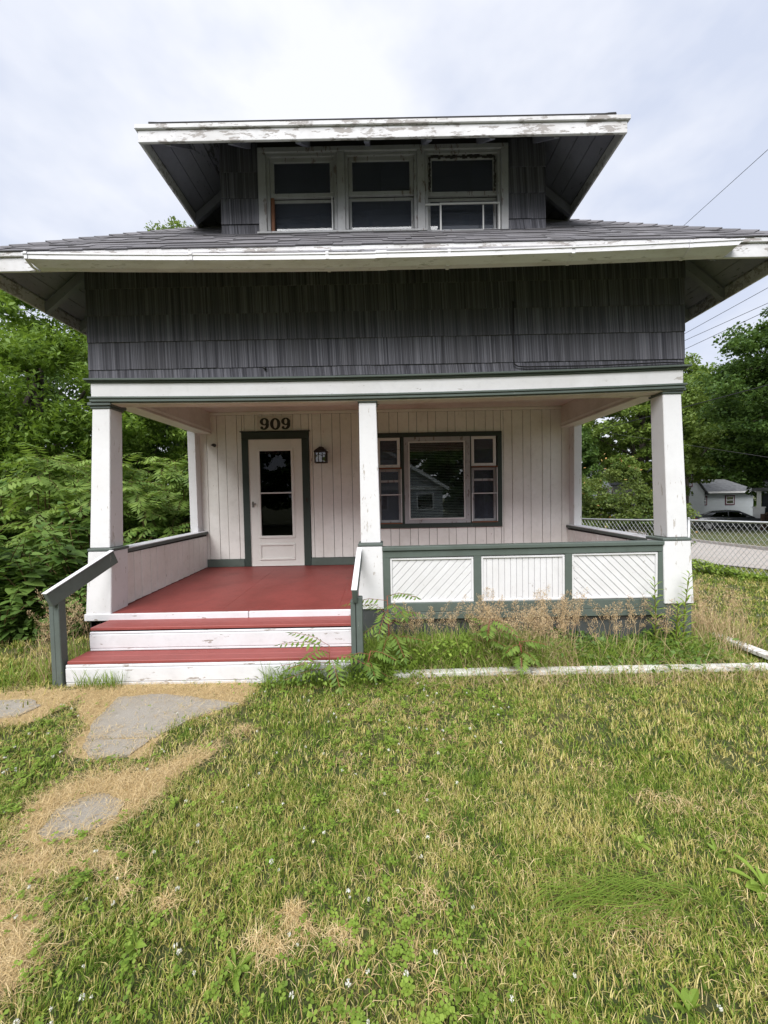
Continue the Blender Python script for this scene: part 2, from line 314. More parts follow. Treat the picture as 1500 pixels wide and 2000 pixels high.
PATCH3 = [(-1.9, 1.55), (-1.46, 1.5), (-1.34, 1.4), (-1.26, 1.27), (-1.34, 1.1), (-1.7, 1.05), (-2.0, 1.2)]
PATCHL = [(-4.4, 3.25), (-3.37, 3.31), (-2.99, 3.36), (-2.62, 3.30), (-2.59, 3.09), (-2.66, 2.81), (-2.87, 2.76), (-4.2, 2.62)]
SLABA = [(-2.26, 3.17), (-1.89, 3.21), (-1.5, 3.11), (-1.2, 3.03), (-1.5, 2.79), (-1.62, 2.605), (-2.09, 2.605), (-2.2, 2.83)]
SLABB = [(-2.08, 2.59), (-1.63, 2.59), (-1.66, 2.42), (-1.86, 2.385), (-2.04, 2.52)]
SLABC = [(-1.74, 1.84), (-1.76, 2.02), (-1.62, 2.10), (-1.42, 2.02), (-1.42, 1.9), (-1.6, 1.79)]
SLABD = [(-4.2, 3.1), (-3.3, 3.15), (-2.98, 3.16), (-2.8, 3.05), (-2.86, 2.9), (-3.3, 2.82), (-4.2, 2.75)]
for i, p in enumerate((PATCH1, PATCH2, PATCH3, PATCHL, PATCH5)): ground_sheet('bare_ground_patch', blob(p, 5, .03, i), .006, M['straw_soil'])
pe = empty('path', (-1.7, 2.6, 0)); tag(pe, kind='structure')
for i, p in enumerate((SLABA, SLABB, SLABC, SLABD)): ground_sheet('concrete_slab', blob(p, 3, .012, 10+i), .016, M['path_concrete'], thick=.03, parent=pe)
RL = [(11, 1), (9.3, 5), (7.9, 7.6), (7.3, 10), (7.6, 13), (9.5, 19), (13, 28), (22, 46)]; RR = [(14.5, 1), (12.6, 5), (11.6, 8.5), (11.7, 11.7), (12.8, 15.4), (14.5, 20), (18, 29), (27, 46)]
mb = MB(); kb = MB(); NS = 8
for i in range(len(RL)-1):
    for k in range(NS):
        def st(t): a = Vector(RL[i]).lerp(Vector(RL[i+1]), t); b = Vector(RR[i]).lerp(Vector(RR[i+1]), t); return a, b
        (a, b), (c, d) = st(k/NS), st((k+1)/NS)
        for j in range(6):
            q = [a.lerp(b, j/6), a.lerp(b, (j+1)/6), c.lerp(d, (j+1)/6), c.lerp(d, j/6)]; mb.poly([(p.x, p.y, gzs(p.x, p.y)+.03) for p in q])
        n_ = (b-a).normalized()*.14
        P = [b, b+n_, d+n_, d]; kb.hexa([(p.x, p.y, gzs(p.x, p.y)-.05) for p in P]+[(p.x, p.y, gzs(p.x, p.y)+.13) for p in P])
tag(mb.build('road', M['road_concrete']), kind='structure'); tag(kb.build('kerb', M['road_concrete']), kind='structure')

# ================================================================== the house
F, W = 3.977, 6.2            # front of porch / shingled upper wall, porch back wall
XL, XR, XC = -2.993, 3.083, .045
EX0, EX1, EY, YB = -3.564, 3.644, 3.406, 13.6       # eaves
ZE, ZR, PIT = 3.658, 3.828, .815                     # fascia bottom, roof surface at eave, pitch
ZC = 3.05                                            # porch ceiling
fl = lambda y: .499+(y-3.947)/(6.2-3.947)*.076       # porch floor falls to the front
sag = lambda x: -.018+.0035*x+.0036*x*x              # the old porch beam sags
house = empty('house', (XC, 3.947, 0), 'old grey shingled house with white porch, red steps and wide dormer', 'house')
H = house
def sagbox(name, mat, x0, x1, y0, y1, z0, z1, n=10, parent=H):
    mb = MB()
    X = np.linspace(x0, x1, n+1)
    for i, x in enumerate(X):
        s_ = sag(x); mb.v += [(x, y0, z0+s_), (x, y1, z0+s_), (x, y1, z1+s_), (x, y0, z1+s_)]
    for i in range(n):
        a = 4*i
        for k in range(4): mb.f.append((a+k, a+(k+1) % 4, a+4+(k+1) % 4, a+4+k))
    mb.f += [(3, 2, 1, 0), (4*n, 4*n+1, 4*n+2, 4*n+3)]
    return mb.build(name, mat, parent, .004)
# --- porch floor: painted sheets, falling to the front
floor = MB().hexa([(-3.09, 3.97, .33), (3.09, 3.97, .33), (3.09, W, .33), (-3.09, W, .33), (-3.09, 3.97, fl(3.97)-.03), (3.09, 3.97, fl(3.97)-.03), (3.09, W, fl(W)-.03), (-3.09, W, fl(W)-.03)]).build('porch_floor', M['inner_dark'], H)
for x0, x1 in ((-3.09, -1.7185), (-1.718, -.4985), (-.498, -.2995), (-.299, .7215), (.722, 1.9415), (1.942, 3.09)):
    for y0, y1 in ((3.945 if x1 < -.29 else 3.992, 5.0225), (5.023, W)):
        MB().hexa([(x0, y0, fl(y0)-.028), (x1, y0, fl(y0)-.028), (x1, y1, fl(y1)-.028), (x0, y1, fl(y1)-.028), (x0, y0, fl(y0)), (x1, y0, fl(y0)), (x1, y1, fl(y1)), (x0, y1, fl(y1))]).build('floor_sheet', M['red_floor'], floor, .0015)
box('floor_edge_board', M['white_steps'], H, -3.112, -1.42, 3.918, 3.943, .425, .497, .006); box('floor_edge_board', M['white_steps'], H, -1.413, -.31, 3.916, 3.941, .43, .499, .006)
# --- steps
stp = MB().box(-2.86, -.33, 3.66, 3.95, 0, .38).box(-2.84, -.33, 3.42, 3.67, 0, .18).build('porch_steps', M['dark_skirt'], H)
def step_piece(name, mat, x0, x1, y0, y1, z0, z1): return box(name, mat, stp, x0, x1, y0, y1, z0, z1, .005)
step_piece('tread', M['red_tread'], -2.862, -.325, 3.672, 3.80, .407, .437); step_piece('tread', M['red_tread'], -2.858, -.327, 3.803, 3.93, .406, .435)
step_piece('riser_board', M['white_steps'], -2.846, -.33, 3.642, 3.662, .384, .404); step_piece('riser_board', M['white_steps'], -2.846, -.33, 3.638, 3.659, .248, .381); step_piece('riser_board', M['white_steps'], -2.846, -.33, 3.642, 3.660, .2215, .245)
step_piece('tread', M['red_tread'], -2.875, -.325, 3.405, 3.52, .193, .222); step_piece('tread', M['red_tread'], -2.872, -.327, 3.523, 3.645, .192, .221)
step_piece('riser_board', M['white_steps'], -2.885, -.325, 3.398, 3.418, .165, .191); step_piece('riser_board', M['white_steps'], -2.885, -.325, 3.394, 3.415, .035, .162); step_piece('riser_board', M['white_steps'], -2.885, -.325, 3.398, 3.416, -.03, .031)
# --- posts
def post(ft, fb, zt, base_t, base_b, zb, ztop):
    s = empty('porch_post'); C.objects.unlink(s); bpy.data.objects.remove(s)
    d = .19
    sh = MB().frust((*fb, 3.995, 3.995+d+.02), 1.172, (*ft, 4.005, 4.005+d), zt).build('porch_post', M['white_post'], H, .006)
    MB().frust((*base_b, 3.935, 3.935+.27), zb, (*base_t, 3.95, 3.95+.25), 1.14).build('post_base', M['white_post'], sh, .006)
    MB().box(base_t[0]-.006, base_t[1]+.006, 3.944, 3.952+.262, 1.142, 1.170).build('base_moulding', M['green_grey'], sh, .006)
    cx0, cx1 = ft
    MB().box(cx0-.012, cx1+.012, 3.992, 4.21, zt-.004, zt+.022).box(cx0-.03, cx1+.03, 3.974, 4.228, zt+.024, zt+.058).build('post_cap', M['green_grey'], sh, .006)
    return sh
post((-2.996, -2.814), (-3.077, -2.868), 2.615, (-3.064, -2.816), (-3.104, -2.844), .492, 2.66)
post((-.244, -.066), (-.252, -.045), 2.625, (-.275, -.028), (-.285, -.025), .492, 2.66)
post((2.887, 3.077), (2.94, 3.151), 2.655, (2.862, 3.146), (2.871, 3.173), .492, 2.70)
box('pier', M['green_grey'], H, 2.90, 3.165, 3.955, 4.2, -.1, .49); box('pier', M['dark_skirt'], H, -.285, -.03, 3.955, 4.2, -.1, .49); box('pier', M['dark_skirt'], H, -3.08, -2.87, 3.97, 4.2, -.1, .42)
# --- handrails by the steps
def handrail(a, b, nx0, nx1, side):
    hr = MB().beam(a, b, .042, .14).build('handrail', M['green_grey'], H, .005)
    d = (Vector(b)-Vector(a)).normalized(); u = Vector((0, 0, 1))-d*d.z; u.normalize()
    MB().beam(Vector(a)+u*.0725, Vector(b)+u*.0725, .05, .006).build('rail_top_paint', M['white_steps'], hr)
    z = a[2]-.02
    MB().box(nx0, nx0+.045, 3.385, 3.475, -.1, z-.03).build('newel_board', M['green_grey'], hr, .005); MB().box(nx0+.05, nx1, 3.375, 3.455, -.1, z+.0).build('newel_board', M['green_grey'], hr, .005)
handrail((-2.935, 3.31, .80), (-2.80, 3.96, 1.085), -3.00, -2.90, 1); handrail((-.275, 3.33, .78), (-.262, 3.95, 1.07), -.318, -.212, -1)
# --- front railing
for x0, x1, n_ in ((-.03, 2.868, 'top_rail'),): 
    MB().hexa([(x0, 3.955, 1.016), (x1, 3.955, 1.034), (x1, 3.99, 1.034), (x0, 3.99, 1.016), (x0, 3.955, 1.088), (x1, 3.955, 1.10), (x1, 3.99, 1.10), (x0, 3.99, 1.088)]).build('top_rail', M['green_trim'], H, .004)
    MB().hexa([(x0, 3.935, 1.091), (x1, 3.935, 1.103), (x1, 4.06, 1.103), (x0, 4.06, 1.091), (x0, 3.935, 1.130), (x1, 3.935, 1.142), (x1, 4.06, 1.142), (x0, 4.06, 1.130)]).build('rail_cap', M['green_trim'], H, .005)
for x0, x1 in ((-.028, .047), (.912, .99), (1.857, 1.929), (2.82, 2.88)): box('rail_stile', M['green_trim'], H, x0, x1, 3.957, 3.988, .545, 1.03)
box('bottom_rail', M['green_trim'], H, -.025, 2.90, 3.952, 3.99, .448, .545); box('bottom_rail', M['green_trim'], H, -.02, 2.905, 3.947, 3.985, .374, .445)
def clip(poly, x0, x1, z0, z1):
    for ax, lim, sg in ((0, x0, 1), (0, x1, -1), (1, z0, 1), (1, z1, -1)):
        out_ = []
        for i in range(len(poly)):
            p, q = poly[i], poly[(i+1) % len(poly)]; dp, dq = sg*(p[ax]-lim), sg*(q[ax]-lim)
            if dp >= 0: out_.append(p)
            if dp*dq < 0: t = dp/(dp-dq); out_.append((p[0]+(q[0]-p[0])*t, p[1]+(q[1]-p[1])*t))
        poly = out_
        if len(poly) < 3: return []
    return poly
def rail_panel(x0, x1, z0, z1, ang):
    p = MB().box(x0-.03, x1+.03, 3.992, 4.004, z0-.02, z1+.02).build('railing_panel', M['white_beadboard'], H)
    fr = .022
    for bb in ((x0, x1, z1-fr, z1), (x0, x1, z0, z0+fr), (x0, x0+fr, z0+fr, z1-fr), (x1-fr, x1, z0+fr, z1-fr)): MB().box(bb[0], bb[1], 3.966, 3.991, bb[2], bb[3]).build('panel_moulding', M['white_beadboard'], p, .004)
    x0 += fr; x1 -= fr; z0 += fr; z1 -= fr; w_ = .062; cx, cz = (x0+x1)/2, (z0+z1)/2; d = (math.cos(ang), math.sin(ang)); nrm = (-d[1], d[0])
    for k in range(-14, 15):
        a0, a1 = k*w_+.0022, (k+1)*w_-.0022
        q = [(cx+d[0]*t+nrm[0]*a_, cz+d[1]*t+nrm[1]*a_) for t, a_ in ((-2, a0), (2, a0), (2, a1), (-2, a1))]
        q = clip(q, x0, x1, z0, z1)
        if len(q) >= 3: MB().prism([(a_, 3.9815, b_) for a_, b_ in q], (0, .0095, 0)).build('slat', M['white_beadboard'], p, .002)
rail_panel(.047, .912, .545, 1.012, rad(47)); rail_panel(.99, 1.857, .545, 1.016, rad(90)); rail_panel(1.929, 2.82, .55, 1.026, rad(-45))
for i, x in enumerate(np.arange(-.02, 2.86, .2)): box('skirt_board', M['dark_skirt'], H, x, min(x+.196, 2.90), 3.975+.002*(i % 2), 3.993, -.1, .373)
box('skirt_post', M['green_trim'], H, 1.33, 1.40, 3.958, 3.974, -.05, .373)
# --- side half walls of the porch
for sx, xi in ((-1, -2.88), (1, 2.95)):
    a, b = sorted((xi, xi+sx*.11))
    hw = MB().hexa([(a, 4.21, .35), (b, 4.21, .35), (b, W, .35), (a, W, .35), (a, 4.21, 1.075), (b, 4.21, 1.075), (b, W, 1.10), (a, W, 1.10)]).build('porch_half_wall', M['inner_dark'], H)
    y = 4.19; k = 0
    while y < W-.02:
        wd = (.18, .13)[k % 2]; k += 1; y1 = min(y+wd, W-.003)
        for xx0, xx1 in (((xi-.012, xi-.001) if sx > 0 else (xi+.001, xi+.012)), ((b+.001, b+.012) if sx > 0 else (a-.012, a-.001))):
            box('plank', M['pink_white'], hw, xx0, xx1, y+.004, y1-.004, fl(y)+.01 if abs(xx0-xi) < .02 else .36, 1.08, .003)
        y = y1
    ca, cb = sorted((xi-sx*.03, xi+sx*.15))
    MB().hexa([(ca, 4.2, 1.09), (cb, 4.2, 1.09), (cb, W+.0, 1.115), (ca, W, 1.115), (ca, 4.2, 1.127), (cb, 4.2, 1.127), (cb, W, 1.151), (ca, W, 1.151)]).build('wall_cap', M['green_grey'], H, .004)
    MB().hexa([(ca+.004, 4.2, 1.128), (cb-.004, 4.2, 1.128), (cb-.004, W, 1.152), (ca+.004, W, 1.152), (ca+.004, 4.2, 1.14), (cb-.004, 4.2, 1.14), (cb-.004, W, 1.164), (ca+.004, W, 1.164)]).build('cap_top', M['white_steps'], H, .003)
    # pilaster where the half wall meets the house
    pa, pb = sorted((sx*2.955+.02, sx*3.075+.02)); box('pilaster', M['white_post'], H, pa, pb, W-.16, W+.0, 1.153, 2.74)
    # side beam under the eaves
    ba, bb_ = sorted((sx*2.80+.045, sx*2.985+.045))
    MB().hexa([(ba, 4.14, 2.705), (bb_, 4.14, 2.705), (bb_, W, 2.727), (ba, W, 2.727), (ba, 4.14, ZC+.1), (bb_, 4.14, ZC+.1), (bb_, W, ZC+.1), (ba, W, ZC+.1)]).build('side_beam', M['pale_ceiling'], H, .004)
    la, lb = sorted((sx*2.785+.045, sx*2.9995+.045)); MB().hexa([(la, 4.14, 2.690), (lb, 4.14, 2.690), (lb, W, 2.712), (la, W, 2.712), (la, 4.14, 2.703), (lb, 4.14, 2.703), (lb, W, 2.725), (la, W, 2.725)]).build('beam_soffit', M['pink_white'], H, .003)
    ra, rb = sorted((sx*2.784+.045, sx*2.798+.045)); MB().hexa([(ra, 4.14, 2.727), (rb, 4.14, 2.727), (rb, W, 2.749), (ra, W, 2.749), (ra, 4.14, 2.757), (rb, 4.14, 2.757), (rb, W, 2.779), (ra, W, 2.779)]).build('beam_strip', M['pink_white'], H, .003)
# --- porch ceiling
cl = MB().box(-2.8, 2.9, 4.1, W, ZC+.012, ZC+.08).build('porch_ceiling', M['inner_dark'], H)
for i, y in enumerate(np.arange(4.1, W-.01, .30)): box('ceiling_board', M['pale_ceiling'], cl, -2.78, 2.87, y+.002, min(y+.298, W-.002), ZC, ZC+.012, .002)
# --- front beam
sagbox('front_beam', M['white_trim'], XL+.015, XR-.012, F-.004, F+.16, 2.722, 2.862); sagbox('beam_underside', M['pale_ceiling'], XL+.02, XR-.02, F+.01, F+.165, 2.655, 2.668)
sagbox('beam_upper_moulding', M['green_trim'], XL-.03, XR+.045, F-.05, F+.02, 2.879, 2.899); sagbox('beam_upper_moulding', M['green_trim'], XL-.012, XR+.02, F-.025, F+.02, 2.863, 2.878)
sagbox('beam_lower_moulding', M['green_trim'], XL-.01, XR+.015, F-.03, F+.05, 2.700, 2.721); sagbox('beam_lower_moulding', M['green_trim'], XL+.005, XR, F-.018, F+.05, 2.670, 2.699)
box('beam_inner', M['pale_ceiling'], H, -2.77, 2.86, F+.166, F+.18, 2.66, ZC+.02)
# --- porch back wall with openings: door (-2.147..-1.307), window (-.17..1.885 x 1.155..2.675)
WY0, WY1 = W+.014, W+.14
wall = MB()
for x0, x1, z0, z1 in ((-2.98, -2.155, .35, 3.2), (-1.30, -.17, .35, 3.2), (-2.155, -1.30, 2.61, 3.2), (-.17, 1.885, .35, 1.165), (-.17, 1.885, 2.66, 3.2), (1.885, 3.07, .35, 3.2)): wall.box(x0, x1, WY0, WY1, z0, z1)
wall = wall.build('porch_wall', M['inner_dark'], H)
J = [-2.94, -2.827, -2.658, -2.518, -2.340, -2.219, -2.050, -1.93, -1.75, -1.62, -1.44, -1.31, -1.134, -.994, -.816, -.686, -.508, -.385, -.205, -.08, .097, .236, .413, .540, .718, .844, 1.034, 1.153, 1.333, 1.460, 1.637, 1.762, 1.921, 2.061, 2.233, 2.360, 2.542, 2.674, 2.854, 3.0]
def plank(x0, x1, z0, z1):
    if x1-x0 > .02 and z1 > z0: box('plank', M['pink_white'], wall, x0+.0028, x1-.0028, W-.004+random.uniform(-.002, .002), W+.013, z0, z1, .0035)
for x0, x1 in zip(J[:-1], J[1:]):
    segs = [(x0, x1, None)]
    for e0, e1 in ((-2.26, -1.19), (-.165, 1.88)):
        n_ = []
        for a, b, t in segs:
            if t is None:
                for c, d, tt in ((a, min(b, e0), None), (max(a, e0), min(b, e1), e0), (max(a, e1), b, None)):
                    if d-c > .001: n_.append((c, d, tt))
            else: n_.append((a, b, t))
        segs = n_
    for a, b, t in segs:
        if t is None: plank(a, b, .70, 3.005)
        elif t < -1: plank(a, b, 2.735, 3.005)
        else: plank(a, b, .70, 1.165); plank(a, b, 2.665, 3.005)
box('ceiling_trim', M['pink_white'], H, -2.93, 2.97, W-.03, W-.006, 3.005, 3.048)
box('base_board', M['green_trim'], H, -2.93, -2.27, W-.026, W-.006, fl(W)+.001, .70); box('base_board', M['green_trim'], H, -1.19, 2.95, W-.026, W-.006, fl(W)+.001, .697)
# --- door
dr = MB()
for a in ((-2.262, -2.15, .576, 2.61), (-1.305, -1.19, .576, 2.61)): dr.box(a[0], a[1], W-.03, W+.06, a[2], a[3])
dr.box(-2.262, -1.19, W-.03, W+.06, 2.612, 2.728).box(-2.285, -1.165, W-.045, W+.02, 2.729, 2.742); dr = dr.build('door_casing', M['green_trim_shaded'], H, .004)
sdm = MB()
for x0, x1, z0, z1 in ((-2.146, -1.985, .585, 2.602), (-1.475, -1.31, .585, 2.602), (-1.985, -1.475, 2.43, 2.602), (-1.985, -1.475, .585, 1.062)): sdm.box(x0, x1, W-.02, W+.015, z0, z1)
door = sdm.build('storm_door', M['storm_door_white'], H, .003)
def rect_frame(name, mat, par, x0, x1, z0, z1, wd, y0, y1, bev=.003):
    mb = MB()
    for a in ((x0, x1, z1-wd, z1), (x0, x1, z0, z0+wd), (x0, x0+wd, z0+wd+.0005, z1-wd-.0005), (x1-wd, x1, z0+wd+.0005, z1-wd-.0005)): mb.box(a[0], a[1], y0, y1, a[2], a[3])
    return mb.build(name, mat, par, bev)
rect_frame('glazing_frame', M['storm_door_white'], door, -2.02, -1.44, 1.03, 2.465, .04, W-.034, W-.0205); rect_frame('door_frame_edge', M['storm_door_white'], door, -2.1555, -1.3005, .58, 2.611, .0085, W-.028, W-.005)
box('glazing_bar', M['screen_aluminium'], door, -1.98, -1.48, W-.03, W-.012, 1.744, 1.766, .003); box('pane', M['door_glass'], door, -1.984, -1.476, W-.004, W, 1.767, 2.429, 0); box('pane', M['door_glass'], door, -1.984, -1.476, W+.003, W+.007, 1.063, 1.743, 0)
rect_frame('kick_panel_moulding', M['storm_door_white'], door, -2.02, -1.445, .675, .94, .032, W-.036, W-.0205, .006)
hd = MB().box(-2.118, -2.09, W-.034, W-.0205, 1.53, 1.62).box(-2.112, -2.05, W-.06, W-.045, 1.575, 1.595).box(-2.11, -2.097, W-.05, W-.03, 1.575, 1.595).build('door_handle', M['lock_brass'], door, .003)
box('doorbell', M['lantern_bronze'], dr, -1.255, -1.228, W-.042, W-.0305, 1.60, 1.665, .003)
box('inner_door', M['inner_dark'], H, -2.15, -1.305, W+.09, W+.13, .58, 2.6)
# --- big front window
rect_frame('front_window', M['green_trim_shaded'], H, -.172, 1.889, 1.152, 2.674, .07, W-.032, W+.09); fw = bpy.data.objects['front_window']
for x0, x1 in ((.285, .325), (1.385, 1.40)): box('window_mullion', M['green_trim_shaded'], fw, x0, x1, W-.028, W+.09, 1.222, 2.604)
rect_frame('picture_frame', M['window_grey'], fw, .327, 1.383, 1.2225, 2.6035, .075, W-.024, W+.05); rect_frame('inner_frame', M['screen_aluminium'], fw, .395, 1.30, 1.285, 2.532, .022, W-.036, W-.0245); box('pane', M['window_glass'], fw, .40, 1.31, W+.012, W+.016, 1.296, 2.53, 0)
bl = MB()
for z in np.arange(1.31, 2.52, .026): bl.hexa([(.41, W+.05, z), (1.30, W+.05, z), (1.30, W+.068, z+.012), (.41, W+.068, z+.012), (.41, W+.05, z+.0012), (1.30, W+.05, z+.0012), (1.30, W+.068, z+.0132), (.41, W+.068, z+.0132)])
tag(bl.build('blind_slats', M['blind_slat'], fw), kind='stuff')
for x0, x1 in ((-.100, .284), (1.402, 1.818)):
    rect_frame('upper_sash', M['white_trim'] if x0 > 1 else M['white_trim'], fw, x0, x1-.02, 2.125, 2.60, .045, W-.02, W+.01); box('pane', M['hazy_glass'], fw, x0+.045, x1-.065, W-.006, W-.002, 2.17, 2.556, 0)
    box('sash_rail', M['rust_brown'], fw, x0-.0, x1, W-.042, W-.0005, 2.105, 2.124); box('sash_rail', M['rust_brown'], fw, x0, x1, W-.036, W+.0, 1.2225, 1.238)
    rect_frame('lower_sash', M['window_grey'], fw, x0+.01, x1-.01, 1.24, 2.103, .04, W+.02, W+.05); box('sash_rail', M['window_grey'], fw, x0+.05, x1-.05, W+.015, W+.05, 1.89, 1.925); box('pane', M['hazy_glass'], fw, x0+.051, x1-.051, W+.034, W+.037, 1.281, 2.062, 0)
    scr = MB().box(x0+.0, x0+.014, W-.03, W-.018, 1.24, 1.68).box(x1-.014, x1, W-.03, W-.018, 1.24, 2.10).box(x0, x1, W-.031, W-.017, 1.681, 1.697).build('screen_frame', M['white_trim'], fw, .002)
# --- rooms behind the openings, house body
body = MB()
body.box(-2.98, -2.84, W+.141, 13.0, -.1, 4.0).box(2.93, 3.07, W+.141, 13.0, -.1, 4.0).box(-2.84, 2.93, 12.9, 13.0, -.1, 4.0).build('house_walls', M['striated_shake'], H)
box('room_floor', M['inner_dark'], H, -2.84, 2.93, W+.141, 12.9, .4, .56, 0); box('room_ceiling', M['inner_dark'], H, -2.84, 2.93, W+.141, 12.9, 3.2, 3.3, 0); box('room_wall', M['inner_dark'], H, -2.84, 2.93, 10, 10.1, .57, 3.19, 0)
# curtain-like pale strip seen in the side light
box('inner_curtain', M['blind_slat'], H, 1.66, 1.72, W+.20, W+.23, 1.25, 2.0)
# --- shingled upper wall: striated shakes in courses, each a piece
uw = MB().box(XL+.02, XR-.02, F+.012, F+.1, 2.9, 4.25).box(XL+.02, XL+.1, F+.1, 13.0, 2.76, 4.25).box(XR-.1, XR-.02, F+.1, 13.0, 2.76, 4.25).build('upper_wall', M['inner_dark'], H)
def shake_mesh(h, name):
    return MB().hexa([(0, -.014, 0), (1, -.014, 0), (1, .004, 0), (0, .004, 0), (0, -.003, h), (1, -.003, h), (1, .004, h), (0, .004, h)]).mesh(name, M['striated_shake'])
def shakes(par, x0, x1, y, zs, rnd_, skip=None):
    for za, zb in zs:
        me = shake_mesh(zb-za+.012, 'shake'); x = x0
        while x < x1-.001:
            wd = rnd_.choice((.18, .24, .3, .36, .42)); xe = min(x+wd, x1)
            if x1-xe < .1: xe = x1
            copy_piece(me, 'shake', par, (x+.0014, y+rnd_.uniform(-.002, .002), za+rnd_.uniform(-.0018, .0015)), (xe-x-.002, 1, 1)); x = xe
rs = random.Random(3)
shakes(uw, XL, XR, F+.004, [(2.895, 2.992), (2.994, 3.268), (3.270, 3.536), (3.538, 3.803), (3.805, 4.07), (4.072, 4.2)], rs)
sw = MB()
for sx, xx in ((-1, XL), (1, XR)):
    for za in (2.76, 2.994, 3.270, 3.538, 3.805):
        y = F+.01
        while y < 12.9:
            ye = min(y+rs.choice((.25, .33, .4)), 12.95); zb = za+.28
            a = (xx+.02*-sx, xx+.002*sx) ; b = (xx+.02*-sx, xx-.009*sx); a = tuple(sorted(a)); b = tuple(sorted(b))
            sw.frust((a[0], a[1], y+.001, ye-.001), za, (b[0], b[1], y+.001, ye-.001), zb); y = ye
tag(sw.build('side_wall_shakes', M['striated_shake'], uw), kind='stuff')
cb = MB().tube([(1.341, F-.012, 3.585), (1.338, F-.022, 3.3), (1.337, F-.026, 3.02), (1.345, F-.028, 2.965), (1.38, F-.03, 2.943), (1.46, F-.03, 2.937), (2.2, F-.03, 2.935), (2.85, F-.03, 2.955), (3.06, F-.02, 2.95)], .0065, 6).build('wall_cable', M['black_cable'], H)
box('wire_hook', M['black_cable'], H, -1.20, -1.175, F-.04, F-.005, 2.965, 2.99, .004); box('wire_hook', M['black_cable'], H, 1.33, 1.352, F-.022, F-.002, 3.575, 3.60, .004)
# --- roofs
def hip_roof(name, x0, x1, y0, y1, ze, zr, yend=None, wx=None, wy=None, tails_front=(), tails_side=(), open_back=False):
    xc = (x0+x1)/2; hw = (x1-x0)/2; zt = zr+PIT*hw
    rb = y1-hw if not open_back else y1
    A = [(x0, y0, zr), (x1, y0, zr), (x1, y1, zr), (x0, y1, zr), (xc, y0+hw, zt), (xc, rb, zt)]
    t = .012
    mb = MB(); mb.v = A+[(x, y, z-t) for x, y, z in A]
    fs = [(0, 1, 4), (1, 2, 5, 4), (3, 0, 4, 5)]+([] if open_back else [(2, 3, 5)])
    mb.f = fs+[tuple(i+6 for i in reversed(f)) for f in fs]+[(0, 6, 7, 1), (1, 7, 8, 2), (3, 9, 6, 0)]+([] if open_back else [(2, 8, 9, 3)])
    roof = mb.build(name, M['roof_asphalt'], H)
    # eave soffit boards on each side and along the front, following the slope
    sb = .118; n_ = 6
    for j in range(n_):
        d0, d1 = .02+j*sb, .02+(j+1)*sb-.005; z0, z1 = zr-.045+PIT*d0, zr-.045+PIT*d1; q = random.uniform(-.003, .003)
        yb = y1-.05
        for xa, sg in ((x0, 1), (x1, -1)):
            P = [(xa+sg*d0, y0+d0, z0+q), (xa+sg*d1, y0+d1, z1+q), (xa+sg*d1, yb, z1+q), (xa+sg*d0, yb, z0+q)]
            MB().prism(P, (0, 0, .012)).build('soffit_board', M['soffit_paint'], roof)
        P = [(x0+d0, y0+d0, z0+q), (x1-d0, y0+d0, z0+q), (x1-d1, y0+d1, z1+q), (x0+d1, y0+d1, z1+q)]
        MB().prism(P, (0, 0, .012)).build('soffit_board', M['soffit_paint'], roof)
    ft = zr-.012
    fasc = [MB().box(x0, x1, y0, y0+.024, ze, ft-.04), MB().box(x0, x0+.024, y0+.025, y1, ze+.002, ft-.03), MB().box(x1-.024, x1, y0+.025, y1, ze+.002, ft-.03)]
    for k, fb in enumerate(fasc): fb.build('fascia_board', M['white_weathered'], roof, .004)
    MB().box(x0-.02, x1+.02, y0-.018, y0+.02, ft-.039, ft-.0005).build('drip_board', M['white_weathered'], roof, .003)
    for xa in (x0-.02, x1): MB().box(xa, xa+.02, y0+.021, y1, ft-.038, ft-.0005).build('drip_board', M['white_weathered'], roof, .003)
    for x in tails_front:
        a, b = (x, y0+.026, ze+.03), (x, y0+.72, ze+.03+PIT*.694)
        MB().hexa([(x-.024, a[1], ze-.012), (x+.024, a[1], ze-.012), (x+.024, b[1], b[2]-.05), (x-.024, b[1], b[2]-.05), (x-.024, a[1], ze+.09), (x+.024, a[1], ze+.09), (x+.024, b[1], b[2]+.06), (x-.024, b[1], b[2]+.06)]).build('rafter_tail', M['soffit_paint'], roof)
    for y in tails_side:
        for xa, sg in ((x0, 1), (x1, -1)):
            dd = .70; xa0, xa1 = xa+sg*.026, xa+sg*dd; za, zb = ze-.006, ze-.006+PIT*(dd-.026)
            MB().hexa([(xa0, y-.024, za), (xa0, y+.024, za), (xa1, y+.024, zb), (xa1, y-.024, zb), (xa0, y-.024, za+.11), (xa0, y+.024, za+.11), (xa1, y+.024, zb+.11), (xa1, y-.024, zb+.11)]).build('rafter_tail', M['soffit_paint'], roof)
    return roof
main_roof = hip_roof('main_roof', EX0, EX1, EY, YB, ZE, ZR, tails_front=(-2.84, -2.23, -1.62, -1.01, -.49, .10, .56, 1.06, 1.6, 2.22, 2.9), tails_side=(4.15, 4.62, 5.1, 5.6, 6.1, 6.6, 7.2, 7.8))
DX0, DX1, DY = -1.635, 1.726, 4.095
QX0, QX1, QY, QZE = -2.155, 2.246, 3.575, 4.873
dormer_roof = hip_roof('dormer_roof', QX0, QX1, QY, 7.6, QZE, QZE+.158, tails_front=(-1.9, -1.33, -.72, -.1, .47, 1.04, 1.62), tails_side=(4.60,), open_back=True)
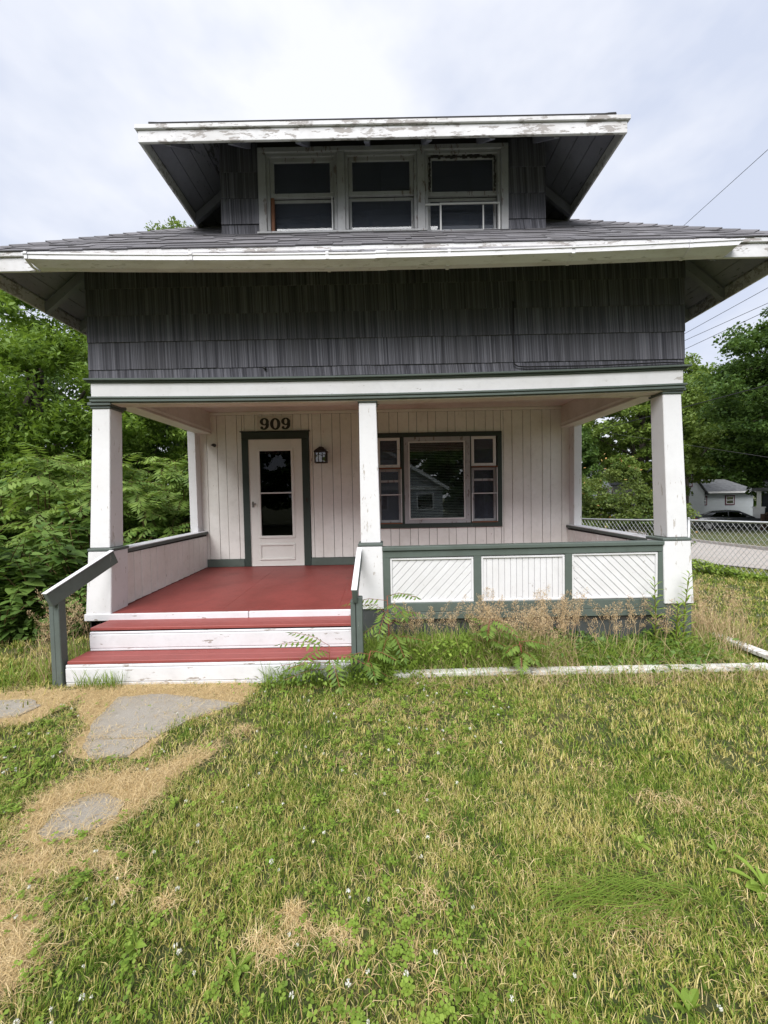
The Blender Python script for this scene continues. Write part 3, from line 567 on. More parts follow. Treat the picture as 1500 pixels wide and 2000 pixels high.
# roof shingles on the front slope: single tabs
cs = math.sqrt(1+PIT*PIT); EXPO = .14; dh = EXPO/cs; sl = math.atan(PIT)
tab = MB().hexa([(0, -.155, .000), (1, -.155, .000), (1, .02, -.004), (0, .02, -.004), (0, -.155, .009), (1, -.155, .009), (1, .02, .003), (0, .02, .003)]).mesh('roof_shingle', M['roof_asphalt'])
rt = random.Random(11); extra = MB(); ntab = 0
for j in range(14):
    d = .0+(j+1)*dh-.012; y = EY+d; z = ZR+PIT*d+.003
    xa, xb = EX0-.02+d, EX1+.02-d; x = xa-rt.uniform(0, .2)
    while x < xb-.02:
        wd = rt.uniform(.17, .36); x0, x1 = max(x, xa), min(x+wd, xb); x += wd
        if x1-x0 < .03: continue
        if y > DY+.1 and x0 > DX0+.02 and x1 < DX1-.02: continue
        lift = rt.choice((0, 0, .004, .006)); ntab += 1
        if ntab <= 300: copy_piece(tab, 'roof_shingle', main_roof, (x0+.0015, y, z+lift), (x1-x0-.003, 1, 1), (sl, 0, 0))
def course_strip(mb, p0, p1, up, h=.155, th=.008):
    p0, p1, up = Vector(p0), Vector(p1), Vector(up).normalized(); n_ = (p1-p0).cross(up).normalized()
    if n_.z < 0: n_ = -n_
    q = [p0, p1, p1+up*h, p0+up*h]; mb.hexa([q[0]+n_*.001, q[1]+n_*.001, q[2]-n_*.003, q[3]-n_*.003, q[0]+n_*(th+.003), q[1]+n_*(th+.003), q[2]+n_*.003, q[3]+n_*.003])
for (x0, x1, y0, y1, zr, front, lim) in ((EX0, EX1, EY, YB, ZR, 15, 34), (QX0, QX1, QY, 7.6, QZE+.158, 0, 20)):
    hwid = (x1-x0)/2; mb = MB()
    for j in range(lim):
        d = j*dh-.012; z = zr+PIT*d
        if d > hwid-.05: break
        if j >= front and x1-x0-2*d > .3: course_strip(mb, (x0+d+.12, y0+d, z), (x1-d-.12, y0+d, z), (0, 1, PIT))
        ye = y1-d-.12 if zr < 4 else y1
        y = y0+d+.12
        while y < ye:
            y2 = min(y+rt.uniform(.3, .9), ye); dz = rt.uniform(0, .004)
            course_strip(mb, (x0+d, y, z+dz), (x0+d, y2, z+dz), (1, 0, PIT)); course_strip(mb, (x1-d, y, z+dz), (x1-d, y2, z+dz), (-1, 0, PIT)); y = y2
    tag(mb.build('slope_shingles', M['roof_asphalt'], main_roof if zr < 4 else dormer_roof), kind='stuff')
# hip caps
def hip_caps(par, x0, sg, y0, zr, nmax):
    e = Vector((sg, 1, PIT)).normalized(); f_in = Vector((1*sg, 0, 0)); f_in = (f_in-e*f_in.dot(e)).normalized(); s_in = Vector((0, 1, 0)); s_in = (s_in-e*s_in.dot(e)).normalized()
    upn = Vector((-sg*PIT, -PIT, 2)).normalized(); L, wd = .26, .13
    mb = MB(); a0, a1 = upn*.022, upn*.008
    p = [a0+f_in*wd-upn*.004, a0+upn*.006, a0+s_in*wd-upn*.004]; q = [v_+e*L-upn*.015 for v_ in p]
    mb.v = [tuple(v_) for v_ in p+q]+[tuple(v_-upn*.012) for v_ in p+q]
    mb.f = [(0, 1, 4, 3), (1, 2, 5, 4), (6, 9, 10, 7), (7, 10, 11, 8), (0, 6, 7, 1), (1, 7, 8, 2), (3, 4, 10, 9), (4, 5, 11, 10), (0, 3, 9, 6), (2, 8, 11, 5)]
    me = mb.mesh('hip_cap', M['roof_asphalt']); b = Vector((x0, y0, zr))+e*(.02 if zr < 4 else .12)
    for i in range(nmax): copy_piece(me, 'hip_cap', par, b+e*(.148*i)+Vector((0, 0, rt.uniform(-.002, .003))))
hip_caps(main_roof, EX0, 1, EY, ZR, 30); hip_caps(main_roof, EX1, -1, EY, ZR, 30); hip_caps(dormer_roof, QX0, 1, QY, QZE+.158, 16); hip_caps(dormer_roof, QX1, -1, QY, QZE+.158, 16)
# --- dormer walls and windows
dw = MB().box(DX0+.02, -1.22, DY+.013, DY+.12, 4.35, 5.42).box(1.325, DX1-.02, DY+.013, DY+.12, 4.35, 5.42).box(-1.22, 1.325, DY+.013, DY+.12, 5.235, 5.42).box(DX0+.02, DX0+.12, DY+.12, 7.2, 4.2, 5.45).box(DX1-.12, DX1-.02, DY+.12, 7.2, 4.2, 5.45).build('dormer_wall', M['inner_dark'], H)
ZD = [(4.395, 4.497), (4.499, 4.757), (4.759, 5.02), (5.022, 5.30)]
shakes(dw, DX0, -1.237, DY+.004, ZD, rs); shakes(dw, 1.337, DX1, DY+.004, ZD, rs)
sw = MB()
for sx, xx in ((-1, DX0), (1, DX1)):
    for za, zb in ZD+[(5.302, 5.5)]:
        a = tuple(sorted((xx-.02*sx, xx+.004*sx))); b = tuple(sorted((xx-.02*sx, xx-.009*sx))); sw.frust((a[0], a[1], DY+.01, 7.2), za, (b[0], b[1], DY+.01, 7.2), zb)
tag(sw.build('dormer_side_shakes', M['striated_shake'], dw), kind='stuff')
box('attic_floor', M['inner_dark'], H, -1.5, 1.6, DY+.13, 7.2, 4.28, 4.34, 0); box('attic_wall', M['inner_dark'], H, -1.5, 1.6, 6.4, 6.5, 4.35, 5.6, 0)
dwin = MB().box(-1.236, 1.336, DY-.03, DY+.05, 5.196, 5.248).box(-1.236, -1.155, DY-.03, DY+.05, 4.39, 5.195).box(1.262, 1.336, DY-.03, DY+.05, 4.372, 5.195).box(-.425, -.345, DY-.03, DY+.05, 4.39, 5.195).box(.40, .478, DY-.03, DY+.05, 4.39, 5.195).build('dormer_window', M['window_grey'], H, .005)
MB().box(-1.25, .49, DY-.06, DY+.06, 4.365, 4.388).build('window_sill', M['window_grey'], dwin, .004); MB().box(.491, 1.35, DY-.05, DY+.06, 4.352, 4.371).build('window_sill', M['window_grey'], dwin, .004)
def dsash(x0, x1, z0, z1, zm, kind):
    # blind stop, upper sash, lower sash
    rect_frame('window_stop', M['window_grey'], dwin, x0, x1, z0, z1, .032, DY-.012, DY+.03); x0 += .033; x1 -= .033; z0 += .033 if kind < 3 else .005; z1 -= .033
    rect_frame('upper_sash', M['window_grey'], dwin, x0, x1, zm, z1, .042, DY+.006, DY+.035); box('pane', M['hazy_glass'], dwin, x0+.041, x1-.041, DY+.02, DY+.024, zm+.041, z1-.041, 0)
    rect_frame('lower_sash', M['window_grey'], dwin, x0, x1, z0, zm-.001, .028, DY+.04, DY+.065); box('pane', M['hazy_glass'], dwin, x0+.027, x1-.027, DY+.052, DY+.055, z0+.027, zm-.028, 0)
    if kind == 1: box('exposed_jamb', M['rust_brown'], dwin, x0+.002, x0+.035, DY+.004, DY+.038, z0, zm-.001); box('screen_edge', M['white_trim'], dwin, x1-.03, x1-.018, DY-.005, DY+.01, z0, zm)
    if kind == 3:
        rect_frame('storm_screen', M['screen_aluminium'], dwin, x0+.115, x1+.02, z0-.03, z0+.285, .018, DY-.028, DY-.014); box('screen_edge', M['screen_aluminium'], dwin, x0-.05, x0+.114, DY-.026, DY-.016, z0+.262, z0+.282); box('screen_edge', M['screen_aluminium'], dwin, x1-.16, x1-.145, DY-.026, DY-.016, z0-.028, z0+.26)
        pe_ = MB(); r_ = random.Random(5)      # blackened, rotted putty round the upper glass
        for k in range(26):
            t = k/26; x = x0+.03+(x1-x0-.06)*t; pe_.box(x, x+.028, DY-.001, DY+.0055, z1-.03+r_.uniform(-.012, .008), z1-.012+r_.uniform(-.006, .012))
        for k in range(18):
            z = zm+.04+(z1-zm-.06)*k/18
            for xx in (x0+.012, x1-.03): pe_.box(xx+r_.uniform(-.006, .006), xx+.014+r_.uniform(-.005, .006), DY-.001, DY+.0055, z, z+.02)
        pe_.build('rotted_putty', M['inner_dark'], dwin)
dsash(-1.154, -.426, 4.389, 5.195, 4.768, 1); dsash(-.344, .399, 4.389, 5.195, 4.775, 2); dsash(.479, 1.261, 4.372, 5.195, 4.755, 3)
# --- gutter: sagging white trough with hangers, one mitred joint
gz_ = lambda x: 3.692+.0055*x*x-.001*x
prof = [(0, 0), (-.118, .0), (-.118, -.012), (-.111, -.013), (-.111, -.050), (-.05, -.086), (0, -.088), (0, -.080), (-.048, -.078), (-.105, -.046), (-.105, -.008), (-.0, -.006)]
def gutter_run(x0, x1, n=14, dz=0):
    mb = MB(); k = len(prof)
    for i in range(n+1):
        x = x0+(x1-x0)*i/n
        for (py, pz) in prof:
            xx = x
            if i == 0 and x0 < -2.5: xx = x+.07*(-pz/.088)+.0
            if i == n and x1 > 2.5: xx = x-.09*(-pz/.088)
            mb.v.append((xx, EY-.001+py, gz_(x)+dz+pz))
    for i in range(n):
        for j in range(k): mb.f.append((i*k+j, i*k+(j+1) % k, (i+1)*k+(j+1) % k, (i+1)*k+j))
    mb.f += [tuple(range(k-1, -1, -1)), tuple(n*k+j for j in range(k))]
    return mb.build('gutter', M['gutter_vinyl'], H)
gt = gutter_run(-3.0, .0, 14); gutter_run(.0, 3.05, 14, .004)
for x in (-2.96, -1.58, -.44, .58, 1.62, 2.6):
    mb = MB(); q = [(p[0]-.004*(p[0] < -.01), p[1]-.003+.005*(i < 2)) for i, p in enumerate(prof[:7])]
    for a, b in zip(q[:-1], q[1:]):
        mb.poly([(x-.013, EY+a[0], gz_(x)+a[1]+.002), (x+.013, EY+a[0], gz_(x)+a[1]+.002), (x+.013, EY+b[0], gz_(x)+b[1]+.002), (x-.013, EY+b[0], gz_(x)+b[1]+.002)])
    h_ = mb.build('gutter_hanger', M['gutter_vinyl'], gt); sm = h_.modifiers.new('thick', 'SOLIDIFY'); sm.thickness = .004
mb = MB(); q = [(p[0]-.006, p[1]-.005*(i > 0)+.006*(i < 2)) for i, p in enumerate(prof[:7])]
for a, b in zip(q[:-1], q[1:]): mb.poly([(-.035, EY+a[0], gz_(0)+a[1]+.002), (.06, EY+a[0], gz_(0)+a[1]+.002), (.06, EY+b[0], gz_(0)+b[1]+.002), (-.035, EY+b[0], gz_(0)+b[1]+.002)])
h_ = mb.build('gutter_joint', M['gutter_vinyl'], gt); h_.modifiers.new('thick', 'SOLIDIFY').thickness = .006

# ================================================================== things on the porch wall
sg = empty('house_number_sign', (-1.73, W-.02, 2.744), 'weathered house number sign reading 909 above the storm door', 'sign')
MB().box(-2.0, -1.458, W-.024, W-.006, 2.744, 2.975).build('board', M['sign_paint'], sg, .003)
def ring(cx, cz, rx, rz, ix, iz, n=40):
    V_ = []; mbx = MB()
    for k in range(n):
        t = 2*math.pi*k/n
        V_.append(((cx+rx*math.cos(t), cz+rz*math.sin(t)), (cx+ix*math.cos(t), cz+iz*math.sin(t))))
    for k in range(n):
        (a, b), (c, d) = V_[k], V_[(k+1) % n]; mbx.prism([(p[0], W-.0285, p[1]) for p in (a, c, d, b)], (0, .0045, 0))
    return mbx
def digit9(x, z, s):
    mbx = ring(x, z+.038*s, .080*s, .066*s, .026*s, .044*s)
    pts = []
    for k in range(25):
        t = rad(15)-rad(150)*k/24
        cx, cz = x-.010*s, z-.012*s; r_x, r_z = .090*s, .092*s; th = (.056 if k < 12 else .056-.030*(k-12)/12)*s
        pts.append(((cx+r_x*math.cos(t), cz+r_z*math.sin(t)), (cx+(r_x-th)*math.cos(t), cz+(r_z-th*.6)*math.sin(t))))
    for (a, b), (c, d) in zip(pts[:-1], pts[1:]): mbx.prism([(p[0], W-.0284, p[1]) for p in (a, c, d, b)], (0, .0043, 0))
    for k in range(16):
        t0, t1 = 2*math.pi*k/16, 2*math.pi*(k+1)/16; bx_, bz_ = x-.048*s, z-.068*s; mbx.prism([(bx_, W-.0283, bz_), (bx_+.026*s*math.cos(t0), W-.0283, bz_+.026*s*math.sin(t0)), (bx_+.026*s*math.cos(t1), W-.0283, bz_+.026*s*math.sin(t1))], (0, .0042, 0))
    return mbx
S9 = .90
digit9(-1.885, 2.855, S9).build('digit', M['sign_digits'], sg); digit9(-1.545, 2.855, S9).build('digit', M['sign_digits'], sg); ring(-1.713, 2.852, .092*S9, .104*S9, .034*S9, .078*S9).build('digit', M['sign_digits'], sg)
ln = empty('wall_lantern', (-.985, W-.01, 2.21), 'small dark bronze lantern mounted beside the storm door', 'lamp')
LX, LY = -.985, W-.10
MB().box(LX-.035, LX+.035, W-.02, W-.0055, 2.24, 2.47).box(LX-.012, LX+.012, LY, W-.015, 2.40, 2.425).build('back_plate', M['lantern_bronze'], ln, .004)
MB().frust((LX-.10, LX+.10, LY-.075, LY+.075), 2.40, (LX-.02, LX+.02, LY-.015, LY+.015), 2.47).box(LX-.102, LX+.102, LY-.077, LY+.077, 2.375, 2.40).build('lamp_roof', M['lantern_bronze'], ln, .003)
cg = MB()
for dx in (-.085, .085):
    for dy in (-.065, .065): cg.box(LX+dx-.008, LX+dx+.008, LY+dy-.008, LY+dy+.008, 2.225, 2.376)
for dx in (-.03, .03): cg.box(LX+dx-.005, LX+dx+.005, LY-.072, LY-.062, 2.225, 2.376)
cg.box(LX-.095, LX+.095, LY-.073, LY-.057, 2.213, 2.2245).box(LX-.095, LX+.095, LY+.057, LY+.073, 2.213, 2.2245).box(LX-.095, LX-.079, LY-.0565, LY+.0565, 2.213, 2.2245).box(LX+.079, LX+.095, LY-.0565, LY+.0565, 2.213, 2.2245).box(LX-.09, LX+.09, LY-.07, LY-.06, 2.33, 2.338)
cg.build('cage', M['lantern_bronze'], ln); MB().box(LX-.076, LX+.076, LY-.055, LY+.055, 2.228, 2.372).build('lamp_glass', M['lantern_glass'], ln); MB().disc_cyl((LX, LY, 2.275), (0, 0, 1), .022, .1, 12).build('candle_tube', M['blind_slat'], ln)
hk = MB().tube([(-2.70, W-.004, 2.533), (-2.70, W-.05, 2.533)], [.028, .024], 12).tube([(-2.70, W-.03, 2.535), (-2.745, W-.035, 2.535)], .008, 6).build('wall_bracket', M['lantern_bronze']); tag(hk, 'small round black bracket on the planks left of the door', 'bracket')
#@@VEG

# ================================================================== vegetation
def unit(v): return v/np.maximum(np.linalg.norm(v, axis=-1, keepdims=True), 1e-9)
def diamonds(P, D, S, L, Wd, cup=0.):
    """leaf quads: centre P, length direction D, side direction S"""
    L = np.asarray(L).reshape(-1, 1); Wd = np.asarray(Wd).reshape(-1, 1); N = np.cross(D, S)
    V = np.stack([P-D*L/2, P+S*Wd/2-D*L*.05+N*L*cup, P+D*L/2, P-S*Wd/2-D*L*.05+N*L*cup], 1)
    return V.reshape(-1, 3), np.arange(len(P)*4).reshape(-1, 4)
def frame(n, rng, upbias=.8, droop=.2):
    Nn = unit(rng.normal(0, 1, (n, 3))+np.array([0, 0, upbias*2])); D = rng.normal(0, 1, (n, 3)); D = unit(D-Nn*(D*Nn).sum(1, keepdims=True)); D[:, 2] -= droop; D = unit(D)
    S = unit(np.cross(Nn, D)); return D, S
def branch_tubes(base, tips, r0, rng, mat, name, parent, trunk_top):
    mb = MB(); b = Vector(base); t = Vector(trunk_top); mid = b.lerp(t, .5)+Vector((rng.normal(0, .15), rng.normal(0, .15), 0))
    mb.tube([b-Vector((0, 0, .2)), b+Vector((0, 0, .3)), mid, t], [r0*1.35, r0, r0*.75, r0*.4], 8)
    for tp in tips:
        k = rng.uniform(.25, 1); s_ = b.lerp(t, k) if k < .5 else mid.lerp(t, (k-.5)*2); tp = Vector(tp); m1 = s_.lerp(tp, .5)+Vector((rng.normal(0, .2), rng.normal(0, .2), rng.uniform(0, .4))); mb.tube([s_, m1, tp], [r0*.42, r0*.25, r0*.07], 5)
    return mb.build(name, mat, parent, smooth=True)
def crown_arrays(center, rad_, ncl, nl, leafL, rng, clr=.55, flat=.55, shell=.45, wl=.5, lobes=6):
    """leaf clumps spread through a lobed volume with gaps between them"""
    c = np.array(center); r = np.array(rad_); d = unit(rng.normal(0, 1, (ncl, 3))); rr = shell+(1-shell)*rng.random((ncl, 1))**.6
    lob = unit(rng.normal(0, 1, (lobes, 3))); amp = rng.uniform(-.28, .22, lobes); k = 1+(np.exp(-6*(1-d@lob.T))*amp).sum(1, keepdims=True)
    cc = c+d*rr*k*r; cr = clr*rng.uniform(.55, 1.25, (ncl, 1))
    idx = rng.integers(0, ncl, nl); o_ = unit(rng.normal(0, 1, (nl, 3)))*rng.random((nl, 1))**.45; o_[:, 2] *= flat
    o_[:, 2] -= .35*(o_[:, 0]**2+o_[:, 1]**2)       # clumps hang at their edges
    P = cc[idx]+o_*cr[idx]; D, S = frame(nl, rng, .7, .45)
    L = leafL*rng.uniform(.6, 1.3, nl); return (*diamonds(P, D, S, L, L*wl, .06), cc)
def tree(name, label, base, center, rad_, ncl, nl, leafL, mat, seed, r0=.2, group=None, clr=.55, flat=.55, wl=.5, shell=.45, ntips=14, cat='tree'):
    rng = np.random.default_rng(seed); t = empty(name, (base[0], base[1], base[2]), label, cat, group)
    V_, F_, cc = crown_arrays(center, rad_, ncl, nl, leafL, rng, clr, flat, shell, wl)
    raw_obj('crown', V_, F_, M[mat], t); tips = cc[rng.integers(0, len(cc), ntips)]; top = (center[0], center[1], center[2]+rad_[2]*.4)
    branch_tubes(base, [tuple(p) for p in tips], r0, rng, M['bark'], 'trunk', t, top); return t
def G3(x, y): return (x, y, gzs(x, y))
tree('walnut_tree', 'large bright green tree with drooping sprays filling the left edge', G3(-9.6, 11), (-9.3, 10.6, 4.2), (3.0, 2.4, 3.1), 270, 90000, .15, 'leaf_walnut', 1, .22, clr=.7, flat=.45, wl=.36)
tree('walnut_tree', 'dense green tree with bare forked stems behind the left porch opening', G3(-6.9, 13.2), (-6.6, 12.6, 4.1), (2.6, 1.9, 2.9), 170, 46000, .15, 'leaf_walnut', 2, .13, clr=.65, flat=.45, wl=.36)
tree('walnut_tree', 'shaded green tree farther back in the thicket beside the house', G3(-12.5, 16), (-12.0, 15.6, 3.6), (5.5, 2.4, 4.4), 240, 52000, .2, 'leaf_maple', 3, .25, clr=.9)
tree('tall_tree', 'tall thin-topped tree whose tip rises over the left roof slope', G3(-10.2, 19), (-10.0, 19, 12.2), (1.7, 1.6, 3.3), 60, 9500, .17, 'leaf_bright', 4, .22, clr=.6, shell=.3)
tree('maple_tree', 'big dark green maple towering over the side street', G3(25.0, 20.5), (24.8, 20.5, 7.6), (6.6, 4.4, 5.4), 420, 105000, .19, 'leaf_maple', 5, .4, clr=1.0, flat=.5, wl=.7)
tree('maple_tree', 'dark low-hanging maple shading the white neighbouring house', G3(30.5, 29), (29.5, 27.5, 5.4), (5.8, 3.4, 3.7), 230, 52000, .23, 'leaf_maple', 6, .35, clr=1.0, wl=.7)
tree('linden_tree', 'lighter yellow-green tree standing behind the dark maples', G3(28, 36), (28.0, 35.5, 8.8), (4.6, 4, 5.0), 200, 38000, .3, 'leaf_bright', 7, .3, clr=.95, wl=.65)
tree('linden_tree', 'rounded mid green tree seen above the right half wall', G3(20.6, 31), (20.8, 31, 6.6), (4.8, 3.6, 5.2), 200, 38000, .28, 'leaf_bright', 8, .3, clr=.9, wl=.6)
tree('spruce_tree', 'small dark tree beside the chimney of the grey roofed house', G3(15.4, 31), (15.4, 31, 3.9), (2.0, 1.8, 3.4), 90, 17000, .24, 'leaf_maple', 9, .16, clr=.7, wl=.5)
tree('maple_tree', 'far dark maple closing the view down the side street', G3(40, 44), (40, 44, 7), (8, 5, 7), 200, 15000, .6, 'leaf_maple', 10, .4, clr=1.4, wl=.7)
tree('maple_tree', 'distant tree behind the grey roofed house', G3(23, 52), (22, 52, 6), (8, 5, 6), 170, 13000, .6, 'leaf_maple', 14, .4, clr=1.4, wl=.7)
def shrub(label, x, y, h, r, seed, mat='leaf_viburnum', n=15000, L=.085):
    z = gzs(x, y); t = tree('viburnum_shrub', label, (x, y, z), (x, y, z+h*.52), (r, r, h*.5), 60, n, L, mat, seed, .03, 'viburnum shrubs along the chain-link fence', clr=.3, wl=.55, shell=.3, ntips=10, cat='shrub')
    rng = np.random.default_rng(seed+50); nt_ = 45; d = unit(rng.normal(0, 1, (nt_, 3))+[0, -.5, .6]); P = np.array([x, y, z+h*.52])+d*np.array([r, r, h*.5])*rng.uniform(.95, 1.15, (nt_, 1)); D, S = frame(nt_, rng, .9, .1); V_, F_ = diamonds(P, D, S, np.full(nt_, .08), np.full(nt_, .045)); raw_obj('young_tips', V_, F_, M['orange_tip'], t)['kind'] = 'stuff'
shrub('tall viburnum shrub with orange tips behind the right half wall', 6.45, 10.9, 2.75, .95, 20); shrub('lower leafy viburnum shrub against the porch end', 5.5, 11.0, 2.1, .85, 21); shrub('small viburnum shrub beside the right porch post', 7.5, 10.3, 1.85, .6, 22, n=7000); shrub('viburnum shrub at the back of the fence row', 4.9, 12.4, 2.3, 1.0, 23, 'leaf_maple')
# ---- sumac and knotweed thicket
def compound(base, d, L, npair, ll, droop, rng, side_up=None):
    """pinnate leaf: rachis points and leaflet quads"""
    d = unit(np.asarray(d, float)); P, D, S, LL = [], [], [], []; pts = []; p = np.asarray(base, float); step = L/npair
    sv = unit(np.cross(d, [0, 0, 1.])); 
    for k in range(npair+1):
        pts.append(tuple(p)); dd = unit(d+np.array([0, 0, -droop*(k/npair)]))
        if k > 1:
            nrm = unit(np.cross(sv, dd)); size = ll*(.65+.6*math.sin(math.pi*min(1, .15+k/npair*.8)))
            for sg in (-1, 1):
                ld = unit(sv*sg+dd*.45+np.array([0, 0, -.28-.2*rng.random()])+rng.normal(0, .08, 3)); P.append(p+ld*size*.55); D.append(ld); S.append(unit(np.cross(ld, nrm))); LL.append(size)
            if k == npair: P.append(p+dd*ll*.5); D.append(dd); S.append(sv); LL.append(ll)
        p = p+dd*step
    LL = np.array(LL); V_, F_ = diamonds(np.array(P), np.array(D), np.array(S), LL, LL*.3, .05); return pts, V_, F_
def merge(parts):
    Vs, Fs, n = [], [], 0
    for V_, F_ in parts: Vs.append(V_); Fs.append(F_+n); n += len(V_)
    return np.concatenate(Vs), np.concatenate(Fs)
def sumac_proto(seed, h, label, group):
    rng = np.random.default_rng(seed); r = empty('sumac_shrub', (0, 0, 0), label, 'shrub', group); LOCAL.add(r.name); st = MB(); parts = []
    for s_ in range(5):
        a = rng.uniform(0, 6.28); top = np.array([math.cos(a)*.35*s_/4, math.sin(a)*.35*s_/4, h*rng.uniform(.55, 1.08)]); st.tube([(0, 0, -.1), tuple(top*[.6, .6, .5]), tuple(top)], [.018, .014, .007], 5)
        for k in range(17):
            f = rng.uniform(.35, 1) if k > 6 else rng.uniform(.9, 1); b = top*np.array([.6+.4*f, .6+.4*f, f]); t = 2.4*k+rng.uniform(0, .6); pts, V_, F_ = compound(b, (math.cos(t), math.sin(t), rng.uniform(.1, 1.3)), rng.uniform(.36, .64), 9, .155, rng.uniform(.6, 1.9), rng); parts.append((V_, F_)); st.tube([pts[0], pts[5], pts[-1]], .003, 3)
    st.build('stems', M['stem_brown'], r); raw_obj('foliage', *merge(parts), M['leaf_sumac'], r); return r
def knot_proto(seed, h, label, group):
    rng = np.random.default_rng(seed); r = empty('knotweed_shrub', (0, 0, 0), label, 'shrub', group); LOCAL.add(r.name); st = MB(); Vs, n = [], 0
    out_ = np.array([(0, -.02), (.30, -.18), (.52, .12), (.40, .52), (.0, 1.05), (-.40, .52), (-.52, .12), (-.30, -.18)])
    for s_ in range(9):
        a = rng.uniform(0, 6.28); hh = h*rng.uniform(.6, 1.05); lean = rng.uniform(.25, .75); P = [np.array([math.cos(a)*lean*t**1.7, math.sin(a)*lean*t**1.7, hh*t*(1-.14*t)]) for t in np.linspace(0, 1, 8)]; st.tube([tuple(p) for p in P], [.011]*4+[.008, .006, .004, .002], 5)
        for k in range(22):
            t = .18+.82*k/21; i = min(int(t*7), 6); p = P[i]+(P[i+1]-P[i])*(t*7-i); az_ = a+1.57*(1 if k % 2 else -1)+rng.normal(0, .5); d = unit(np.array([math.cos(az_), math.sin(az_), rng.uniform(-.45, .15)])); s2 = unit(np.cross(d, [0, 0, 1])+rng.normal(0, .15, 3)); L = rng.uniform(.11, .185)*(1-.35*max(0, t-.7)/.3); nrm = np.cross(s2, d)
            b = p+d*.03; Vs.append(np.array([b+d*L*y+s2*L*x*.85+nrm*L*(.16*abs(x)-.12*y*y) for x, y in out_]))
    st.build('stems', M['stem_brown'], r); V_ = np.concatenate(Vs); raw_obj('foliage', V_, np.arange(len(V_)).reshape(-1, 8), M['leaf_knotweed'], r); return r
sl_, sgp = 'feathery green sumac bush in the thicket left of the porch', 'sumac bushes in the thicket'
kl_, kgp = 'broad-leaved knotweed bush at the edge of the left thicket', 'knotweed bushes in the thicket'
sp = [sumac_proto(30+i, h, sl_, sgp) for i, h in enumerate((1.9, 2.15, 1.7))]; kp = [knot_proto(40+i, h, kl_, kgp) for i, h in enumerate((1.45, 1.25, 1.6))]
def scatter(protos, spots, rng, naming):
    used = set()
    for i, (x, y, s_) in enumerate(spots):
        p = protos[i % len(protos)]; o_ = p if p.name not in used else copy_tree(p); used.add(p.name)
        tag(o_, *naming(x, y))
        o_.location = G3(x, y); o_.rotation_euler = (0, 0, rng.uniform(0, 6.28)); o_.scale = (s_, s_, s_*rng.uniform(.92, 1.08))
rg = random.Random(5)
scatter(sp, [(-4.7, 6.1, .98), (-5.6, 6.3, 1.02), (-6.5, 6.4, 1.06), (-4.1, 6.6, .98), (-4.9, 6.9, 1.05), (-5.8, 7.1, 1.1), (-6.9, 7.0, 1.1), (-3.9, 7.6, 1.02), (-4.6, 8.1, 1.08), (-5.5, 8.3, 1.1), (-6.5, 8.4, 1.2), (-7.6, 8.1, 1.2), (-4.2, 9.0, 1.05), (-5.2, 9.4, 1.15), (-6.6, 9.6, 1.2), (-7.9, 9.5, 1.25), (-4.0, 10.2, 1.1), (-7.2, 5.9, 1.0), (-8.3, 6.8, 1.1)], rg, lambda x, y: ('feathery sumac bush close beside the left side of the house', 'shrub', 'sumac bushes beside the house') if x > -4.3 else ('feathery sumac bush rising just behind the knotweed', 'shrub', 'sumac bushes behind the knotweed') if y < 7.2 else ('feathery sumac bush at the back of the thicket under the walnut trees', 'shrub', 'sumac bushes under the walnut trees'))
scatter(kp, [(-3.95, 4.95, 1.0), (-4.35, 4.75, 1.08), (-4.85, 4.7, 1.12), (-5.35, 4.75, 1.15), (-5.9, 4.8, 1.15), (-4.1, 5.35, 1.15), (-4.6, 5.2, 1.2), (-5.1, 5.25, 1.25), (-5.7, 5.3, 1.25), (-6.3, 5.2, 1.25), (-3.75, 5.7, .9), (-3.7, 6.4, .9), (-3.65, 7.2, .95), (-6.8, 4.9, 1.1), (-6.5, 4.4, 1.0), (-5.7, 4.35, .75), (-5.0, 4.3, .7), (-4.45, 4.4, .66), (-3.75, 4.6, .6), (-5.4, 4.05, .6), (-6.2, 4.1, .7)], rg, lambda x, y: ('broad-leaved knotweed bush squeezed between thicket and porch half wall', 'shrub', 'knotweed bushes by the porch side') if x > -4.0 else ('low broad-leaved knotweed bush at the grassy front edge of the thicket', 'shrub', 'low knotweed bushes at the thicket edge') if y < 4.6 else ('tall broad-leaved knotweed bush in front of the sumac', 'shrub', 'tall knotweed bushes in the thicket'))
# ---- blades
def blades(P, L, Wd, lean, rng, az_=None, nseg=2, curl=1.):
    """tapered bent grass blades rooted at P; one quad and a tip triangle (or more segments)"""
    n = len(P); a = rng.uniform(0, 6.283, n) if az_ is None else az_; dirv = np.stack([np.cos(a), np.sin(a), np.zeros(n)], 1); ph = a+rng.uniform(.9, 2.2, n); side = np.stack([np.cos(ph), np.sin(ph), np.zeros(n)], 1)*(Wd*.5)[:, None]
    rows = []
    for k in range(nseg):
        t = k/nseg; z = L*t*(1-.25*lean*t*curl); xy = L*lean*t**1.6; rows.append((P+dirv*xy[:, None]+np.array([0, 0, 1])*z[:, None], 1-t*.55))
    zt = L*(1-.25*lean*curl)*np.clip(1-.45*(lean*curl-.6), .15, 1); tip = P+dirv*(L*lean)[:, None]+np.array([0, 0, 1])*zt[:, None]
    V_ = []
    for c, k in rows: V_ += [c-side*k, c+side*k]
    V_.append(tip); V_ = np.stack(V_, 1); m_ = V_.shape[1]; b = np.arange(n)[:, None]*m_
    Fq = [b+np.array([[2*k, 2*k+1, 2*k+3, 2*k+2]]) for k in range(nseg-1)]; Ft = b+np.array([[2*nseg-2, 2*nseg-1, 2*nseg]])
    return V_.reshape(-1, 3), ([np.concatenate(Fq)] if Fq else [])+[Ft]
